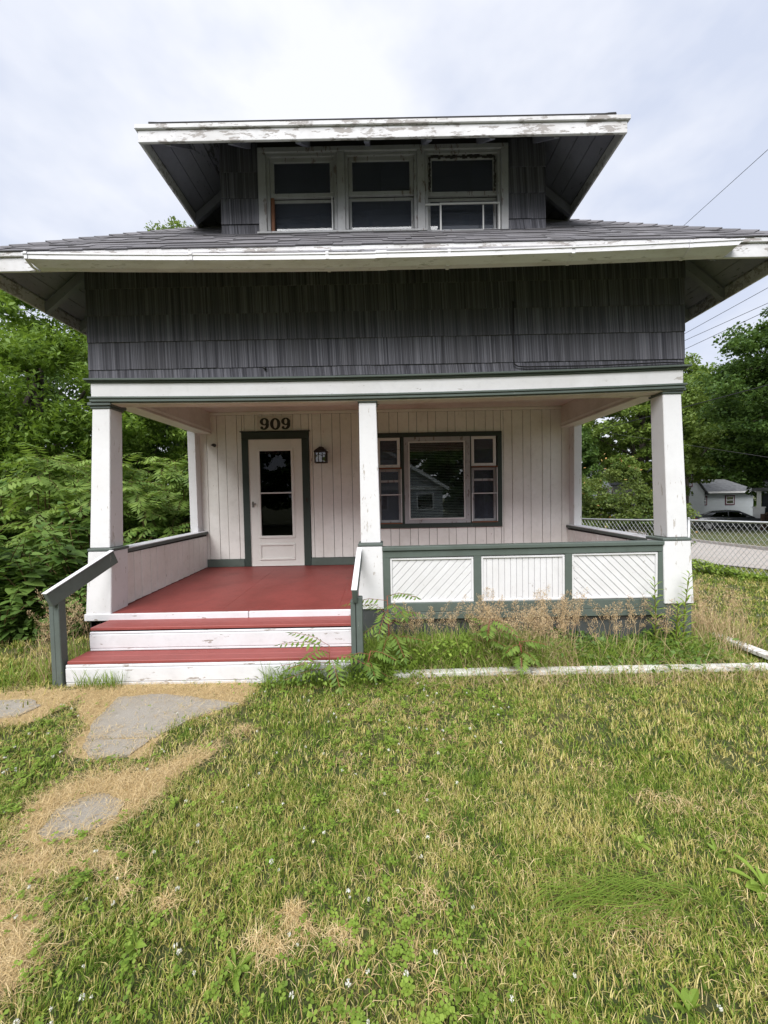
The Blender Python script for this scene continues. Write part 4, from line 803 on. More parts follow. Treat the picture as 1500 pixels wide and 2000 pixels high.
def inpoly(x, y, poly):
    c = np.zeros(len(x), bool); j = len(poly)-1
    for i in range(len(poly)):
        xi, yi = poly[i]; xj, yj = poly[j]; c ^= ((yi > y) != (yj > y)) & (x < (xj-xi)*(y-yi)/(yj-yi+1e-12)+xi); j = i
    return c
def on_house(x, y): return ((y > 3.38) & (x > -2.95) & (x < -.28)) | ((y > 3.93) & (np.abs(x-.03) < 3.13))
PATCHES = [PATCH1, PATCH2, PATCH3, PATCHL, PATCH5]; SLABS = [SLABA, SLABB, SLABC, SLABD]
def lawn_pts(x0, x1, y0, y1, n, rng, thin=.97):
    x = rng.uniform(x0, x1, n); y = rng.uniform(y0, y1, n)
    if n > 8000:      # two thirds of the blades stand in tufts
        nt_ = n//22; tx, ty = rng.uniform(x0, x1, nt_), rng.uniform(y0, y1, nt_); i = rng.integers(0, nt_, n); k = rng.random(n) < .66; s_ = .013+.006*(y0 > 2)
        x = np.where(k, tx[i]+rng.normal(0, s_, n), x); y = np.where(k, ty[i]+rng.normal(0, s_, n), y)
    k = ~on_house(x, y); ip = np.zeros(n, bool)
    xj, yj = x+rng.normal(0, .035, n)+.05*pnoise(x, y, 14, 51), y+rng.normal(0, .035, n)+.05*pnoise(x, y, 13, 52)
    for p in PATCHES: ip |= inpoly(xj, yj, p)
    k &= ~(ip & (rng.random(n) < thin)); k &= ~((x > 7.9-.55*(y-7.6)) & (y > 2)) ; 
    x, y = x[k], y[k]; return np.stack([x, y, gz(x, y)], 1)
rng = np.random.default_rng(77); VV, QQ, TT, n0 = [], [], [], 0
def add_bl(res):
    global n0
    V_, Fs = res; VV.append(V_); QQ.append(Fs[0]+n0); TT.append(Fs[-1]+n0); n0 += len(V_)
for (x0, x1, y0, y1, n, l0, l1, wd) in ((-2.6, 2.6, .55, 2.2, 215000, .016, .05, .0042), (-4.2, 4.6, 2.2, 3.95, 125000, .022, .055, .006), (3.1, 7.9, 2.2, 8.6, 50000, .035, .07, .011), (-8, -2.9, 2.2, 5.0, 24000, .04, .09, .010), (-4.6, -2.6, .2, 2.2, 26000, .02, .055, .010), (2.6, 4.6, .2, 2.2, 26000, .02, .055, .010)):
    P = lawn_pts(x0, x1, y0, y1, n, rng); m_ = len(P); tall = np.clip(pnoise(P[:, 0], P[:, 1], 4.2, 9)+.5, 0, 1.2)
    add_bl(blades(P, rng.uniform(l0, l1, m_)*(.75+.45*tall), wd*rng.uniform(.6, 1.3, m_), rng.uniform(.1, 1.15, m_), rng))
tag(raw_obj('lawn_grass', np.concatenate(VV), [np.concatenate(QQ), np.concatenate(TT)], M['lawn_blade']), 'patchy green and yellow mown lawn grass', 'grass', kind='stuff')
# dry clippings: flat straw on the bare patches, thatch through the lawn, small raked heaps
VV, QQ, TT, n0 = [], [], [], 0
for p, n in ((PATCH1, 19000), (PATCH2, 17000), (PATCH3, 15000), (PATCHL, 10000), (PATCH5, 3500)):
    a = np.array(p); x = rng.uniform(a[:, 0].min()-.06, a[:, 0].max()+.06, n); y = rng.uniform(a[:, 1].min()-.06, a[:, 1].max()+.06, n); k = inpoly(x+rng.normal(0, .05, n)+.05*pnoise(x, y, 14, 51), y+rng.normal(0, .05, n)+.05*pnoise(x, y, 13, 52), p) & ~on_house(x, y)
    for i, s_ in enumerate(SLABS): k &= ~(inpoly(x+rng.normal(0, .045, n), y+rng.normal(0, .045, n), s_) & (rng.random(n) < (.80+.17*(pnoise(x, y, 11, 5) < .25))))
    x, y = x[k], y[k]; m_ = len(x); add_bl(blades(np.stack([x, y, gz(x, y)+.014+rng.random(m_)*.012], 1), rng.uniform(.025, .075, m_), rng.uniform(.0010, .0021, m_), rng.uniform(3.0, 6, m_)*.25+.6, rng, curl=2.4))
P = lawn_pts(-2.6, 2.8, .55, 3.4, 34000, rng, .5); k = pnoise(P[:, 0], P[:, 1], 2.7, 21)+.35*pnoise(P[:, 0], P[:, 1], 11, 8) > -.05+.3*rng.random(len(P)); P = P[k][::2]; m_ = len(P)
add_bl(blades(P+[0, 0, .008], rng.uniform(.03, .08, m_), rng.uniform(.0016, .003, m_), rng.uniform(.9, 1.6, m_), rng, curl=1.7))
for hx, hy, hr, n in ((-.39, 1.45, .035, 260), (-1.02, 2.65, .06, 240), (-.91, 1.5, .03, 120), (-.2, 1.37, .035, 160), (-.42, 1.33, .05, 220), (-.33, 1.39, .03, 120), (-.5, 1.36, .03, 100), (1.5, 1.94, .07, 160), (1.38, 1.98, .05, 90), (-.27, 2.9, .14, 160), (-.1, 2.95, .1, 90), (-1.2, 1.62, .07, 160), (-1.1, 1.55, .04, 90), (.15, 1.5, .05, 60), (.85, 1.38, .09, 200), (1.0, 1.42, .06, 120), (1.2, 2.2, .12, 140), (.3, 2.9, .16, 160), (1.6, 2.9, .2, 160)):
    x, y = hx+rng.normal(0, hr*.75, n)+hr*pnoise(np.arange(n)*.05, np.arange(n)*.03, 3, 61), hy+rng.normal(0, hr*.6, n); add_bl(blades(np.stack([x, y, gz(x, y)+.01+.035*np.exp(-((x-hx)**2+(y-hy)**2)/(hr*hr*.5))*rng.random(n)], 1), rng.uniform(.025, .06, n), rng.uniform(.0015, .0028, n), rng.uniform(1.3, 2.0, n)*.8, rng, curl=2.3))
tag(raw_obj('dry_straw', np.concatenate(VV), [np.concatenate(QQ), np.concatenate(TT)], M['dry_straw']), 'dry cut grass and straw lying on the path and lawn', 'straw', kind='stuff')
# clover: three-part leaves and white heads
n = 18000; P = lawn_pts(-2.6, 2.8, .6, 3.4, n, rng, .96); cm = pnoise(P[:, 0], P[:, 1], 2.4, 31)+.3*pnoise(P[:, 0], P[:, 1], 8, 32)-.20*(P[:, 0]+.2); P = P[cm > -.25+.75*rng.random(len(P))]
parts = []; h = rng.uniform(.02, .055, len(P)); a0 = rng.uniform(0, 6.28, len(P))
for k in range(3):
    a = a0+k*2.094; D = unit(np.stack([np.cos(a), np.sin(a), rng.uniform(-.25, .35, len(P))], 1)); S = unit(np.stack([-np.sin(a), np.cos(a), rng.normal(0, .15, len(P))], 1)); L = rng.uniform(.008, .018, len(P)); C_ = P+np.array([0, 0, 1])*h[:, None]+D*(L*.5)[:, None]
    Lc, Wc = L[:, None], L[:, None]*.9; V_ = np.stack([C_-D*Lc/2, C_+S*Wc/2+D*Lc*.12, C_+D*Lc*.48+S*Wc*.2, C_+D*Lc*.48-S*Wc*.2, C_-S*Wc/2+D*Lc*.12], 1).reshape(-1, 3); parts.append((V_, np.arange(len(V_)).reshape(-1, 5)))
tag(raw_obj('clover_leaves', *merge(parts), M['leaf_weed']), 'low green clover growing through the lawn', 'clover', kind='stuff')
P = lawn_pts(-2.6, 2.9, .8, 3.3, 1500, rng, 1.); cm = .6*pnoise(P[:, 0], P[:, 1], 2.4, 31)-.28*(P[:, 0]-.2); P = P[cm > -.25+1.1*rng.random(len(P))][:210]; P = np.concatenate([P, lawn_pts(3.3, 6, 3.2, 6, 30, rng), lawn_pts(-4.5, -2.2, 1.6, 3, 40, rng)])
mb = MB(); stems = MB()
for p in P:
    hh = random.uniform(.03, .07); r_ = random.uniform(.004, .0085); c = Vector(p)+Vector((random.uniform(-.02, .02), random.uniform(-.02, .02), hh)); stems.tube([tuple(p), tuple(c)], .0012, 3)
    for k in range(13):
        d = Vector((random.gauss(0, 1), random.gauss(0, 1), random.gauss(0.3, .8))).normalized(); s_ = d.orthogonal().normalized()*r_*.38; b = c+d*r_*.2; e = c+d*r_*1.15; q = d.cross(s_); mb.poly([b, e+s_*.6, e-s_*.6]); mb.poly([b, e+q*.6, e-q*.6]); mb.poly([e+s_, e+q, e-s_, e-q])
fo = mb.build('clover_flowers', M['petal_white']); tag(fo, 'small white clover blossoms dotted over the lawn', 'flowers', kind='stuff'); stems.build('flower_stems', M['leaf_weed'], fo)
# broad-leaved rosettes in the lawn
def leaf_strip(L, Wd, arch, seed, mat):
    r_ = random.Random(seed); V_ = []; n_ = 6
    for k in range(n_+1):
        t = k/n_; w_ = Wd*math.sin(math.pi*min(.97, .05+.92*t**1.35))*.5*(1 if t < 1 else .25)+.0012; x = L*t*(1-.12*arch*t); z = L*arch*(t*.8-t*t*.62)+.004; V_ += [(x, -w_, z+w_*.35), (x, 0, z), (x, w_, z+w_*.35)]
    Fq = [(3*k+j, 3*k+3+j, 3*k+4+j, 3*k+1+j) for k in range(n_) for j in (0, 1)]; me = bpy.data.meshes.new('leaf'); me.from_pydata(V_, [], Fq); me.materials.append(mat); return me
LEAVES = [leaf_strip(L, w_, a, i, M['leaf_weed']) for i, (L, w_, a) in enumerate(((.075, .020, .5), (.06, .022, .35), (.095, .016, .75), (.05, .02, .25)))]
ros = [(1.52, 1.52, 1.5, 'clump of long broad leaves at the right side of the lawn', 12), (1.14, 1.74, .9, None, 9), (1.47, 1.68, .7, None, 7), (.92, 1.15, 1.0, None, 8), (-.62, 1.62, .85, None, 10), (-.95, 1.36, .95, None, 9), (-.55, 1.28, 1.0, None, 7), (.0, 1.52, .7, None, 7), (.55, 2.4, .7, None, 7), (-.35, 2.3, .75, None, 7), (-.75, 2.15, .8, None, 7), (-1.2, 2.45, .9, None, 8), (-2.6, 2.35, 1.1, None, 9), (1.7, 2.35, .8, None, 7), (.2, 1.2, .9, None, 7), (-.1, 1.75, .6, None, 6), (2.1, 2.7, .8, None, 6), (.75, 3.1, .8, None, 7), (-.9, 2.95, .9, None, 8)]
for i, (x, y, s_, lab, nl) in enumerate(ros):
    r = empty('broadleaf_weed', G3(x, y), *((lab, 'weed') if lab else ('low broad-leaved rosette in the grass beside the bare path', 'weed', 'rosettes beside the path') if x < -.85 else ('low broad-leaved rosette in the lawn near the white border planks', 'weed', 'rosettes near the border planks') if y > 2.6 else ('low broad-leaved rosette out in the open lawn', 'weed', 'rosettes in the open lawn'))); LOCAL.add(r.name); r.rotation_euler = (0, 0, random.uniform(0, 6)); r.scale = (s_,)*3
    for k in range(nl+3):
        o_ = bpy.data.objects.new('leaf', LEAVES[(i+k) % 4]); put(o_, r); o_.rotation_euler = (random.uniform(-.5, .5), random.uniform(-.6, .05), 2.4*k+random.uniform(-.4, .4)); f_ = random.uniform(.6, 1.1); o_.scale = (f_, f_, f_)
# tall grass along the porch skirt: green tussocks and tan seed heads
VV, QQ, TT, n0 = [], [], [], 0
def long_bl(n, x0, x1, y0, y1, l0, l1, wd, le0, le1, az_=None):
    x = rng.uniform(x0, x1, n); y = y0+(y1-y0)*rng.random(n); k = ~on_house(x, y) | (x < -2.9); k &= pnoise(x, y, 5, 41) > -.45; x, y = x[k], y[k]; m_ = len(x); add_bl(blades(np.stack([x, y, gz(x, y)-.005], 1), rng.uniform(l0, l1, m_), rng.uniform(.5, 1.2, m_)*wd, rng.uniform(le0, le1, m_), rng, None if az_ is None else rng.normal(az_, .35, m_), nseg=4, curl=1.2))
long_bl(4200, -.2, 1.5, 3.5, 3.95, .16, .46, .007, .25, 1.2); long_bl(2200, 1.5, 3.2, 3.55, 3.95, .12, .34, .007, .25, 1.2); long_bl(700, -1.1, -.1, 3.28, 3.42, .10, .30, .006, .2, .9); long_bl(350, -3.5, -2.95, 3.35, 4.2, .12, .30, .007, .2, .8); long_bl(220, -2.75, -2.35, 3.3, 3.41, .08, .24, .006, .2, .7); long_bl(700, .0, 3.4, 3.25, 3.42, .06, .2, .006, .3, 1.2); long_bl(900, 3.1, 4.0, 3.8, 4.6, .12, .32, .007, .3, 1.0); long_bl(150, .75, 1.3, 1.40, 1.52, .14, .28, .0035, 1.2, 1.7, 3.3); long_bl(60, .5, .9, 1.36, 1.5, .12, .24, .0035, 1.2, 1.7, -.2)
tag(raw_obj('long_grass', np.concatenate(VV), [np.concatenate(QQ), np.concatenate(TT)], M['leaf_weed']), 'unmown long green grass along the foot of the porch', 'grass', kind='stuff')
VV, QQ, TT, n0 = [], [], [], 0
long_bl(800, .7, 1.8, 3.5, 3.95, .2, .48, .004, .3, 1.2); long_bl(250, 2.0, 3.3, 3.5, 3.95, .15, .4, .004, .3, 1.2); long_bl(300, -.1, .6, 3.5, 3.95, .2, .45, .004, .3, 1.); long_bl(700, 3.1, 3.8, 3.75, 4.4, .25, .55, .004, .2, .8); long_bl(160, -3.45, -2.98, 3.4, 4.1, .25, .5, .004, .2, .6); long_bl(900, .2, 3.4, 3.2, 3.42, .08, .25, .0035, .7, 1.6)
dg = raw_obj('dry_grass', np.concatenate(VV), [np.concatenate(QQ), np.concatenate(TT)], M['tan_seed']); tag(dg, 'tall tan dry grass with seed heads in front of the porch skirt', 'grass', kind='stuff')
st = MB(); parts = []
def seed_stalk(x, y, h):
    a = rng.uniform(0, 6.28); le = rng.uniform(.1, .6)*h; tip = np.array([x+math.cos(a)*le, y+math.sin(a)*le*.6, h]); b = np.array([x, y, 0.]); mid = b*.4+tip*.6-np.array([math.cos(a), math.sin(a)*.6, 0])*le*.25; st.tube([tuple(b), tuple(mid), tuple(tip)], [.0015, .0012, .0006], 3)
    n_ = 120; t = rng.random(n_)*.62; spread = .040*np.sin(np.pi*np.clip(t/.62*.9+.06, 0, 1))*(.15+rng.random(n_))+.003; aa = rng.uniform(0, 6.28, n_); base = tip+(mid-tip)*t[:, None]*1.2+np.array([0, 0, .015]); P = base+np.stack([np.cos(aa)*spread, np.sin(aa)*spread, rng.uniform(-.01, .012, n_)-spread*.2], 1); D = unit(np.stack([np.cos(aa)*.45, np.sin(aa)*.45, rng.uniform(.2, 1.0, n_)], 1)); S = unit(np.cross(D, rng.normal(0, 1, (n_, 3)))); parts.append(diamonds(P, D, S, rng.uniform(.010, .019, n_), rng.uniform(.0035, .006, n_)))
for n_, x0, x1, y0, y1, h0, h1 in ((120, .85, 1.85, 3.5, 3.93, .35, .72), (26, .05, .75, 3.6, 3.93, .4, .66), (30, 1.85, 2.9, 3.6, 3.92, .35, .62), (45, 3.15, 3.75, 3.8, 4.4, .35, .7), (26, -3.4, -3.0, 3.5, 4.1, .45, .78)):
    for _ in range(n_): seed_stalk(rng.uniform(x0, x1), rng.uniform(y0, y1), rng.uniform(h0, h1))
tag(st.build('seed_stalks', M['tan_seed'], dg), kind='stuff'); tag(raw_obj('seed_heads', *merge(parts), M['tan_seed'], dg), kind='stuff')
# sumac seedlings: each compound leaf a part
def seedling(x, y, h, n_, L, label, seed, az0=None, grp=None):
    r_ = np.random.default_rng(seed); t = empty('sumac_seedling', G3(x, y), label, 'plant', grp); z = gzs(x, y); top = (x+r_.uniform(-.04, .04), y-.03, z+h)
    MB().tube([(x, y, z-.03), (x, y-.01, z+h*.5), top], [.009, .007, .004], 6).build('stem', M['sumac_red'], t, smooth=True)
    for k in range(n_):
        f = .35+.65*(k+1)/n_; b = np.array([x, y-.01, z+h*.5])+(np.array(top)-np.array([x, y-.01, z+h*.5]))*max(0, f*2-1) if f > .5 else np.array([x, y, z+h*f]); a = (2.4*k+r_.uniform(0, .7)) if az0 is None else az0[k % len(az0)]+r_.uniform(-.2, .2)
        if math.sin(a) > .3: a = -a*.7
        pts, V_, F_ = compound(b, (math.cos(a), math.sin(a), r_.uniform(.1, .7)), L*r_.uniform(.75, 1.1), 9, .075, r_.uniform(.5, 1.2), r_); o_ = raw_obj('leaf', V_, F_, M['leaf_sumac'], t); rr = MB().tube([pts[0], pts[4], pts[-1]], .0022, 4).build('leaf_stalk', M['sumac_red'], o_)
seedling(.02, 3.60, .72, 11, .36, 'leafy sumac seedling with reddish tip against the middle post', 61); seedling(.98, 3.68, .46, 9, .28, 'low sumac seedling in front of the first railing panel', 62); seedling(-.50, 3.29, .38, 8, .42, 'sumac seedling spreading its leaves across the red steps', 63, (3.3, 2.9, 3.6, -.4, -1.2, 4.2)); seedling(-.18, 3.36, .30, 6, .24, 'small sumac seedling at the foot of the right handrail', 64); seedling(1.25, 3.52, .3, 6, .22, 'smallest sumac seedling just behind the white border plank', 65)
def goldenrod(x, y, h, label, seed):
    r_ = np.random.default_rng(seed); t = empty('goldenrod', G3(x, y), label, 'plant'); top = (x+r_.uniform(-.05, .05), y-.02, h); MB().tube([(x, y, -.03), (x, y, h*.5), top], [.006, .005, .002], 6).build('stem', M['stem_brown'], t)
    me = leaf_strip(.15, .026, .4, seed, M['leaf_weed']); n_ = 46
    for k in range(n_):
        f = .08+.92*k/n_; o_ = bpy.data.objects.new('leaf', me); put(o_, t); c = 1-.45*f; o_.location = (x+(top[0]-x)*max(0, f*2-1), y-.02*f, h*f); o_.scale = (c,)*3; o_.rotation_euler = (0, r_.uniform(-.75, -.1), 2.4*k)
goldenrod(2.68, 3.80, .78, 'goldenrod stalk before the last railing stile', 71); goldenrod(2.98, 3.82, .84, 'taller goldenrod stalk in front of the right post', 72); goldenrod(2.86, 3.76, .55, 'short goldenrod stalk between two taller ones', 73)
def weed_bank(name, label, pts, n, h, mat, L, seed):
    r_ = np.random.default_rng(seed); pts = np.array(pts, float); i = r_.integers(0, len(pts)-1, n); t = r_.random(n)[:, None]; P = pts[i]*(1-t)+pts[i+1]*t+r_.normal(0, .16, (n, 2)); hh = np.clip(pnoise(P[:, 0], P[:, 1], 3, seed)+.75, .2, 1.4)*h*r_.random(n)**.8; P = np.column_stack([P, gz(P[:, 0], P[:, 1])+hh]); D, S = frame(n, r_, .7, .2); l_ = L*r_.uniform(.6, 1.3, n); return tag(raw_obj(name, *diamonds(P, D, S, l_, l_*.55, .05), M[mat]), label, 'weeds', kind='stuff')
weed_bank('fence_weeds', 'leafy green weeds along the foot of the chain-link fence', [(8.6, 5.1), (7.4, 6.6), (6.5, 7.7), (5.0, 9.4)], 6500, .30, 'leaf_weed', .07, 3); weed_bank('bed_weeds', 'leafy green weeds crowding the bed beside the middle post', [(-.1, 3.6), (.4, 3.75), (.9, 3.8)], 2600, .30, 'leaf_weed', .04, 9); weed_bank('skirt_weeds', 'broad green weeds growing against the porch skirt by the right post', [(1.7, 3.85), (2.5, 3.80), (3.05, 3.80)], 2600, .28, 'leaf_knotweed', .055, 4); weed_bank('step_weeds', 'low weeds at the corner of the steps', [(-1.0, 3.33), (-.5, 3.34), (-.1, 3.45), (.15, 3.6)], 1500, .14, 'leaf_weed', .03, 6); weed_bank('thicket_undergrowth', 'dark undergrowth beneath the left thicket', [(-3.6, 5.2), (-4.2, 4.75), (-5.2, 4.6), (-6.6, 4.5), (-8.5, 5.2)], 5000, .5, 'leaf_knotweed', .10, 5); weed_bank('thicket_undergrowth', 'leafy undergrowth between the thicket and the house side', [(-3.5, 5.5), (-3.6, 7), (-3.8, 9), (-4.2, 11)], 5000, .7, 'leaf_knotweed', .11, 8)
# white border planks on the ground
def gplank(a, b, w_, label, up_=0):
    a, b = Vector(a), Vector(b); mb = MB().beam((a.x, a.y, gzs(a.x, a.y)+.024+up_), (b.x, b.y, gzs(b.x, b.y)+.03+up_), w_, .04); tag(mb.build('border_plank', M['plank_white'], None, .004), label, 'plank')
gplank((.05, 3.46), (1.3, 3.49), .09, 'half-buried peeling white plank edging the lawn near the middle post'); gplank((1.305, 3.48), (3.5, 3.47), .092, 'long peeling white plank edging the lawn below the right post'); gplank((3.60, 4.20), (3.62, 3.45), .11, 'white plank lying askew on the grass, pointing away from the house', .045)

# ================================================================== fence, wires and neighbours
fn = empty('chain_link_fence', (6.5, 7.7, 0), 'galvanised chain-link fence along the side street', 'fence')
FA, FB, FH = Vector((8.9, 4.7)), Vector((4.7, 9.75)), 1.07
fd = (FB-FA); FL = fd.length; fd.normalize(); fp = lambda s_, z: (FA.x+fd.x*s_, FA.y+fd.y*s_, gzs(FA.x+fd.x*s_, FA.y+fd.y*s_)+z)
for s_ in (.0, 1.16, 4.16, FL):
    MB().tube([fp(s_, -.1), fp(s_, FH+.03)], .03, 10).tube([fp(s_, FH+.03), fp(s_, FH+.06)], [.036, .012], 10).build('fence_post', M['galvanised'], fn, smooth=True)
MB().tube([fp(FL*k/20, FH) for k in range(21)], .021, 8).build('top_rail', M['galvanised'], fn, smooth=True)
mb = MB(); pit = .078; H0 = .05
for k in range(int(-FH/pit)-14, int(FL/pit)+1):
    for sg in (1, -1):
        a, b = k*pit, k*pit+(FH-H0)*.62; z0, z1 = H0, FH+.015
        if a < 0: z0 += (-a)/.62; a = 0
        if b > FL: z1 -= (b-FL)/.62; b = FL
        if b-a < .02: continue
        q = .0035*sg; nn = Vector((-fd.y, fd.x, 0))*q
        A, B = (Vector(fp(a, z0)), Vector(fp(b, z1))) if sg > 0 else (Vector(fp(a, FH+.015-(z0-H0))), Vector(fp(b, H0+(FH+.015-z1))))
        mb.tube([A+nn, B+nn], .0034, 4)
tag(mb.build('wire_mesh', M['galvanised'], fn), kind='stuff')
def wire(label, a, b, r_=.016, sagz=.25, drop=None):
    P = [Vector(a).lerp(Vector(b), t)-Vector((0, 0, sagz*4*t*(1-t))) for t in np.linspace(0, 1, 17)]; mb = MB().tube(P, r_, 5)
    tag(mb.build('overhead_wire', M['black_cable']), label, 'wire', 'overhead wires beside the house')
def at(u, v, Y):
    q = Vector(((u-750)/752.13, 1, (1000-v)/752.13)); d = Mc @ q; d = d/d.y*Y; return (d.x, d.y, d.z+EYE)
def span(p, q, k0, k1): p, q = Vector(p), Vector(q); return p+(q-p)*k0, p+(q-p)*k1
for lab, p, q, r_ in (('highest thin black wire crossing the open sky right of the dormer', at(1345, 432, 16), at(1500, 292, 12), .009), ('upper wire of the three between right eave and maple', at(1340, 650, 20), at(1500, 562, 17), .012), ('middle wire of the three between right eave and maple', at(1340, 664, 20), at(1500, 592, 17), .012), ('lowest wire of the three between right eave and maple', at(1340, 681, 20), at(1460, 625, 17.5), .012), ('thick twisted cable drooping in front of the trees beside the right post', at(1330, 797, 14), at(1500, 752, 11), .014), ('pale thin cable crossing the dark maple leaves', at(1335, 868, 15), at(1440, 884, 14), .008)):
    a, b = span(p, q, -1.6, 2.4); wire(lab, a, b, r_, .0)
def gable_house(name, label, x0, x1, y0, y1, zg, ze, pitch, wall, roof, ridge='x', ov=.35):
    t = empty(name, ((x0+x1)/2, y0, zg), label, 'house'); MB().box(x0, x1, y0, y1, zg-.4, ze).build('wall', M[wall], t)
    if ridge == 'x':
        hw = (y1-y0)/2; zt = ze+pitch*hw; yc = (y0+y1)/2; e = pitch*ov
        MB().prism([(x0, y0, ze), (x0, y1, ze), (x0, yc, zt)], (x1-x0, 0, 0)).build('gable', M[wall], t)
        mb = MB()
        for sg in (-1, 1): mb.prism([(x0-ov, yc+sg*(hw+ov), ze-e), (x1+ov, yc+sg*(hw+ov), ze-e), (x1+ov, yc, zt+.02), (x0-ov, yc, zt+.02)], (0, 0, .09))
    else:
        hw = (x1-x0)/2; zt = ze+pitch*hw; xc = (x0+x1)/2; e = pitch*ov
        MB().prism([(x0, y0, ze), (x1, y0, ze), (xc, y0, zt)], (0, y1-y0, 0)).build('gable', M[wall], t)
        mb = MB()
        for sg in (-1, 1): mb.prism([(xc+sg*(hw+ov), y0-ov, ze-e), (xc+sg*(hw+ov), y1+ov, ze-e), (xc, y1+ov, zt+.02), (xc, y0-ov, zt+.02)], (0, 0, .09))
    mb.build('roof', M[roof], t); return t
def far_window(t, x0, x1, y, z0, z1, trim='maroon_trim', sash='far_white', face=-1):
    w_ = rect_frame('window', M[trim], t, x0, x1, z0, z1, .09, y-.05, y+.01, 0); rect_frame('sash', M[sash], w_, x0+.09, x1-.09, z0+.09, z1-.09, .05, y-.04, y+.01, 0); box('sash_rail', M[sash], w_, x0+.14, x1-.14, y-.038, y+.01, (z0+z1)/2-.03, (z0+z1)/2+.03, 0); box('pane', M['car_glass'], w_, x0+.13, x1-.13, y-.025, y-.015, z0+.13, z1-.13, 0)
zg = gzs(28, 34)
NB = 36.
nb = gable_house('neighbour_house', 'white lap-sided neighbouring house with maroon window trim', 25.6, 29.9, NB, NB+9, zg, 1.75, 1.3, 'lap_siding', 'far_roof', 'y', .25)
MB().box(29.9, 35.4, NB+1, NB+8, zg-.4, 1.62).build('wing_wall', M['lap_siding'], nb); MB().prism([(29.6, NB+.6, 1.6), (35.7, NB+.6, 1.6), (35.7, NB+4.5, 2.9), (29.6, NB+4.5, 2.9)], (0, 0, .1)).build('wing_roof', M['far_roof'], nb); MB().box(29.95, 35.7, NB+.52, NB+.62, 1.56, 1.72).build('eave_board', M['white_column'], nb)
for x0 in (29.95, 32.6): far_window(nb, x0+.1, x0+1.0, NB+1, .42, 1.35)
far_window(nb, 28.0, 28.75, NB, 2.2, 3.5); far_window(nb, 26.4, 27.2, NB, 2.2, 3.5); far_window(nb, 26.6, 27.6, NB, -.6, .9)
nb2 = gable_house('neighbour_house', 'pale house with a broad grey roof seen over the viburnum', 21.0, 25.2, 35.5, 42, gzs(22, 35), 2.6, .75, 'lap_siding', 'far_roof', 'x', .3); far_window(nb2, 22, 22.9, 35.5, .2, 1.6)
nb3 = gable_house('neighbour_house', 'low grey roofed house with a brick chimney behind the shrubs', 20.5, 27.5, 40, 47, gzs(22, 40)-.4, 1.9, .42, 'grey_siding', 'far_roof', 'x', .3); MB().box(21.4, 21.9, 43, 43.5, 2.5, 4.4).build('chimney', M['brick_red'], nb3)
for k in (0, 3.2): far_window(nb3, 21.5+k, 22.5+k, 40, .2, 1.4)
# porch of the next house at the right edge, with brown wooden stairs
PY = 27.; zp = gzs(27, 27)
ph = empty('porch_house', (26.55, PY+.4, zp), 'house with white porch column and screened dark porch at the frame edge', 'house', rz=rad(-42)); LOCAL.add(ph.name); e_ = -zp
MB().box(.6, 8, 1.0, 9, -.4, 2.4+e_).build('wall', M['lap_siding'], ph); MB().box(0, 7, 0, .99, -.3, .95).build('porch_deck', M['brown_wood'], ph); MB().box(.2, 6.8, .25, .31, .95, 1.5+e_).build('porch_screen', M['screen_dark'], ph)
MB().box(-.3, 8.2, -.3, .99, 1.66+e_, 1.9+e_).prism([(.3, .9, 2.3+e_), (8.3, .9, 2.3+e_), (8.3, 9, 3.9+e_), (.3, 9, 3.9+e_)], (0, 0, .1)).build('porch_roof', M['far_roof'], ph)
for x in (.05, 3.2, 6.4): c_ = MB().box(x-.11, x+.11, -.11, .11, .55+e_, 1.66+e_).build('porch_column', M['white_column'], ph); MB().box(x-.3, x+.3, -.22, .22, 0, .5+e_).box(x-.36, x+.36, -.26, .26, .501+e_, .56+e_).build('column_pier', M['white_column'], c_)
wsr = empty('wooden_stairs', (26.6, PY-1.5, zp), 'brown wooden stair with balusters leading to the screened porch', 'stairs')
SX, SY = 25.9, PY-1.4
for k in range(6): MB().box(SX+.3+.28*k, SX+.62+.28*k, SY, SY+1.0, zp+.16*(k+1)-.04, zp+.16*(k+1)).build('stair_tread', M['brown_wood'], wsr)
for yy in (SY, SY+1.0):
    for x, zz in ((SX+.2, zp), (SX+2.0, zp+.95)): MB().box(x-.07, x+.07, yy-.07, yy+.07, zp-.3, zz+1.15).build('stair_post', M['brown_wood'], wsr)
    MB().beam((SX+.2, yy, zp+1.02), (SX+2.0, yy, zp+1.98), .09, .1).build('stair_handrail', M['brown_wood'], wsr); MB().beam((SX+.2, yy, zp+.2), (SX+2.0, yy, zp+1.12), .05, .2).build('stringer', M['brown_wood'], wsr)
    for k in range(11): x = SX+.35+.15*k; z = zp+.2+.51*(x-SX-.2); MB().box(x-.02, x+.02, yy-.02, yy+.02, z, z+.8).build('baluster', M['brown_wood'], wsr)
# parked car (built round its own origin, nose to +x)
car = empty('parked_car', (27.0, 28.3, gzs(26, 28.3)), 'dark grey sedan parked before the white neighbouring house', 'car'); LOCAL.add(car.name); car.rotation_euler = (0, 0, rad(-33)); car.location.x = 25.5
def loft(secs, ring_):
    mb = MB(); k = None
    for s_ in secs:
        r_ = ring_(*s_); k = len(r_); mb.v += r_
    for i in range(len(secs)-1):
        for j in range(k): mb.f.append((i*k+j, i*k+(j+1) % k, (i+1)*k+(j+1) % k, (i+1)*k+j))
    mb.f += [tuple(range(k-1, -1, -1)), tuple((len(secs)-1)*k+j for j in range(k))]; return mb
bodyring = lambda x, w_, z0, z1: [(x, -w_*.92, z0), (x, -w_, z0+.12), (x, -w_, z0+(z1-z0)*.6), (x, -w_*.93, z1-.03), (x, -w_*.8, z1), (x, w_*.8, z1), (x, w_*.93, z1-.03), (x, w_, z0+(z1-z0)*.6), (x, w_, z0+.12), (x, w_*.92, z0)]
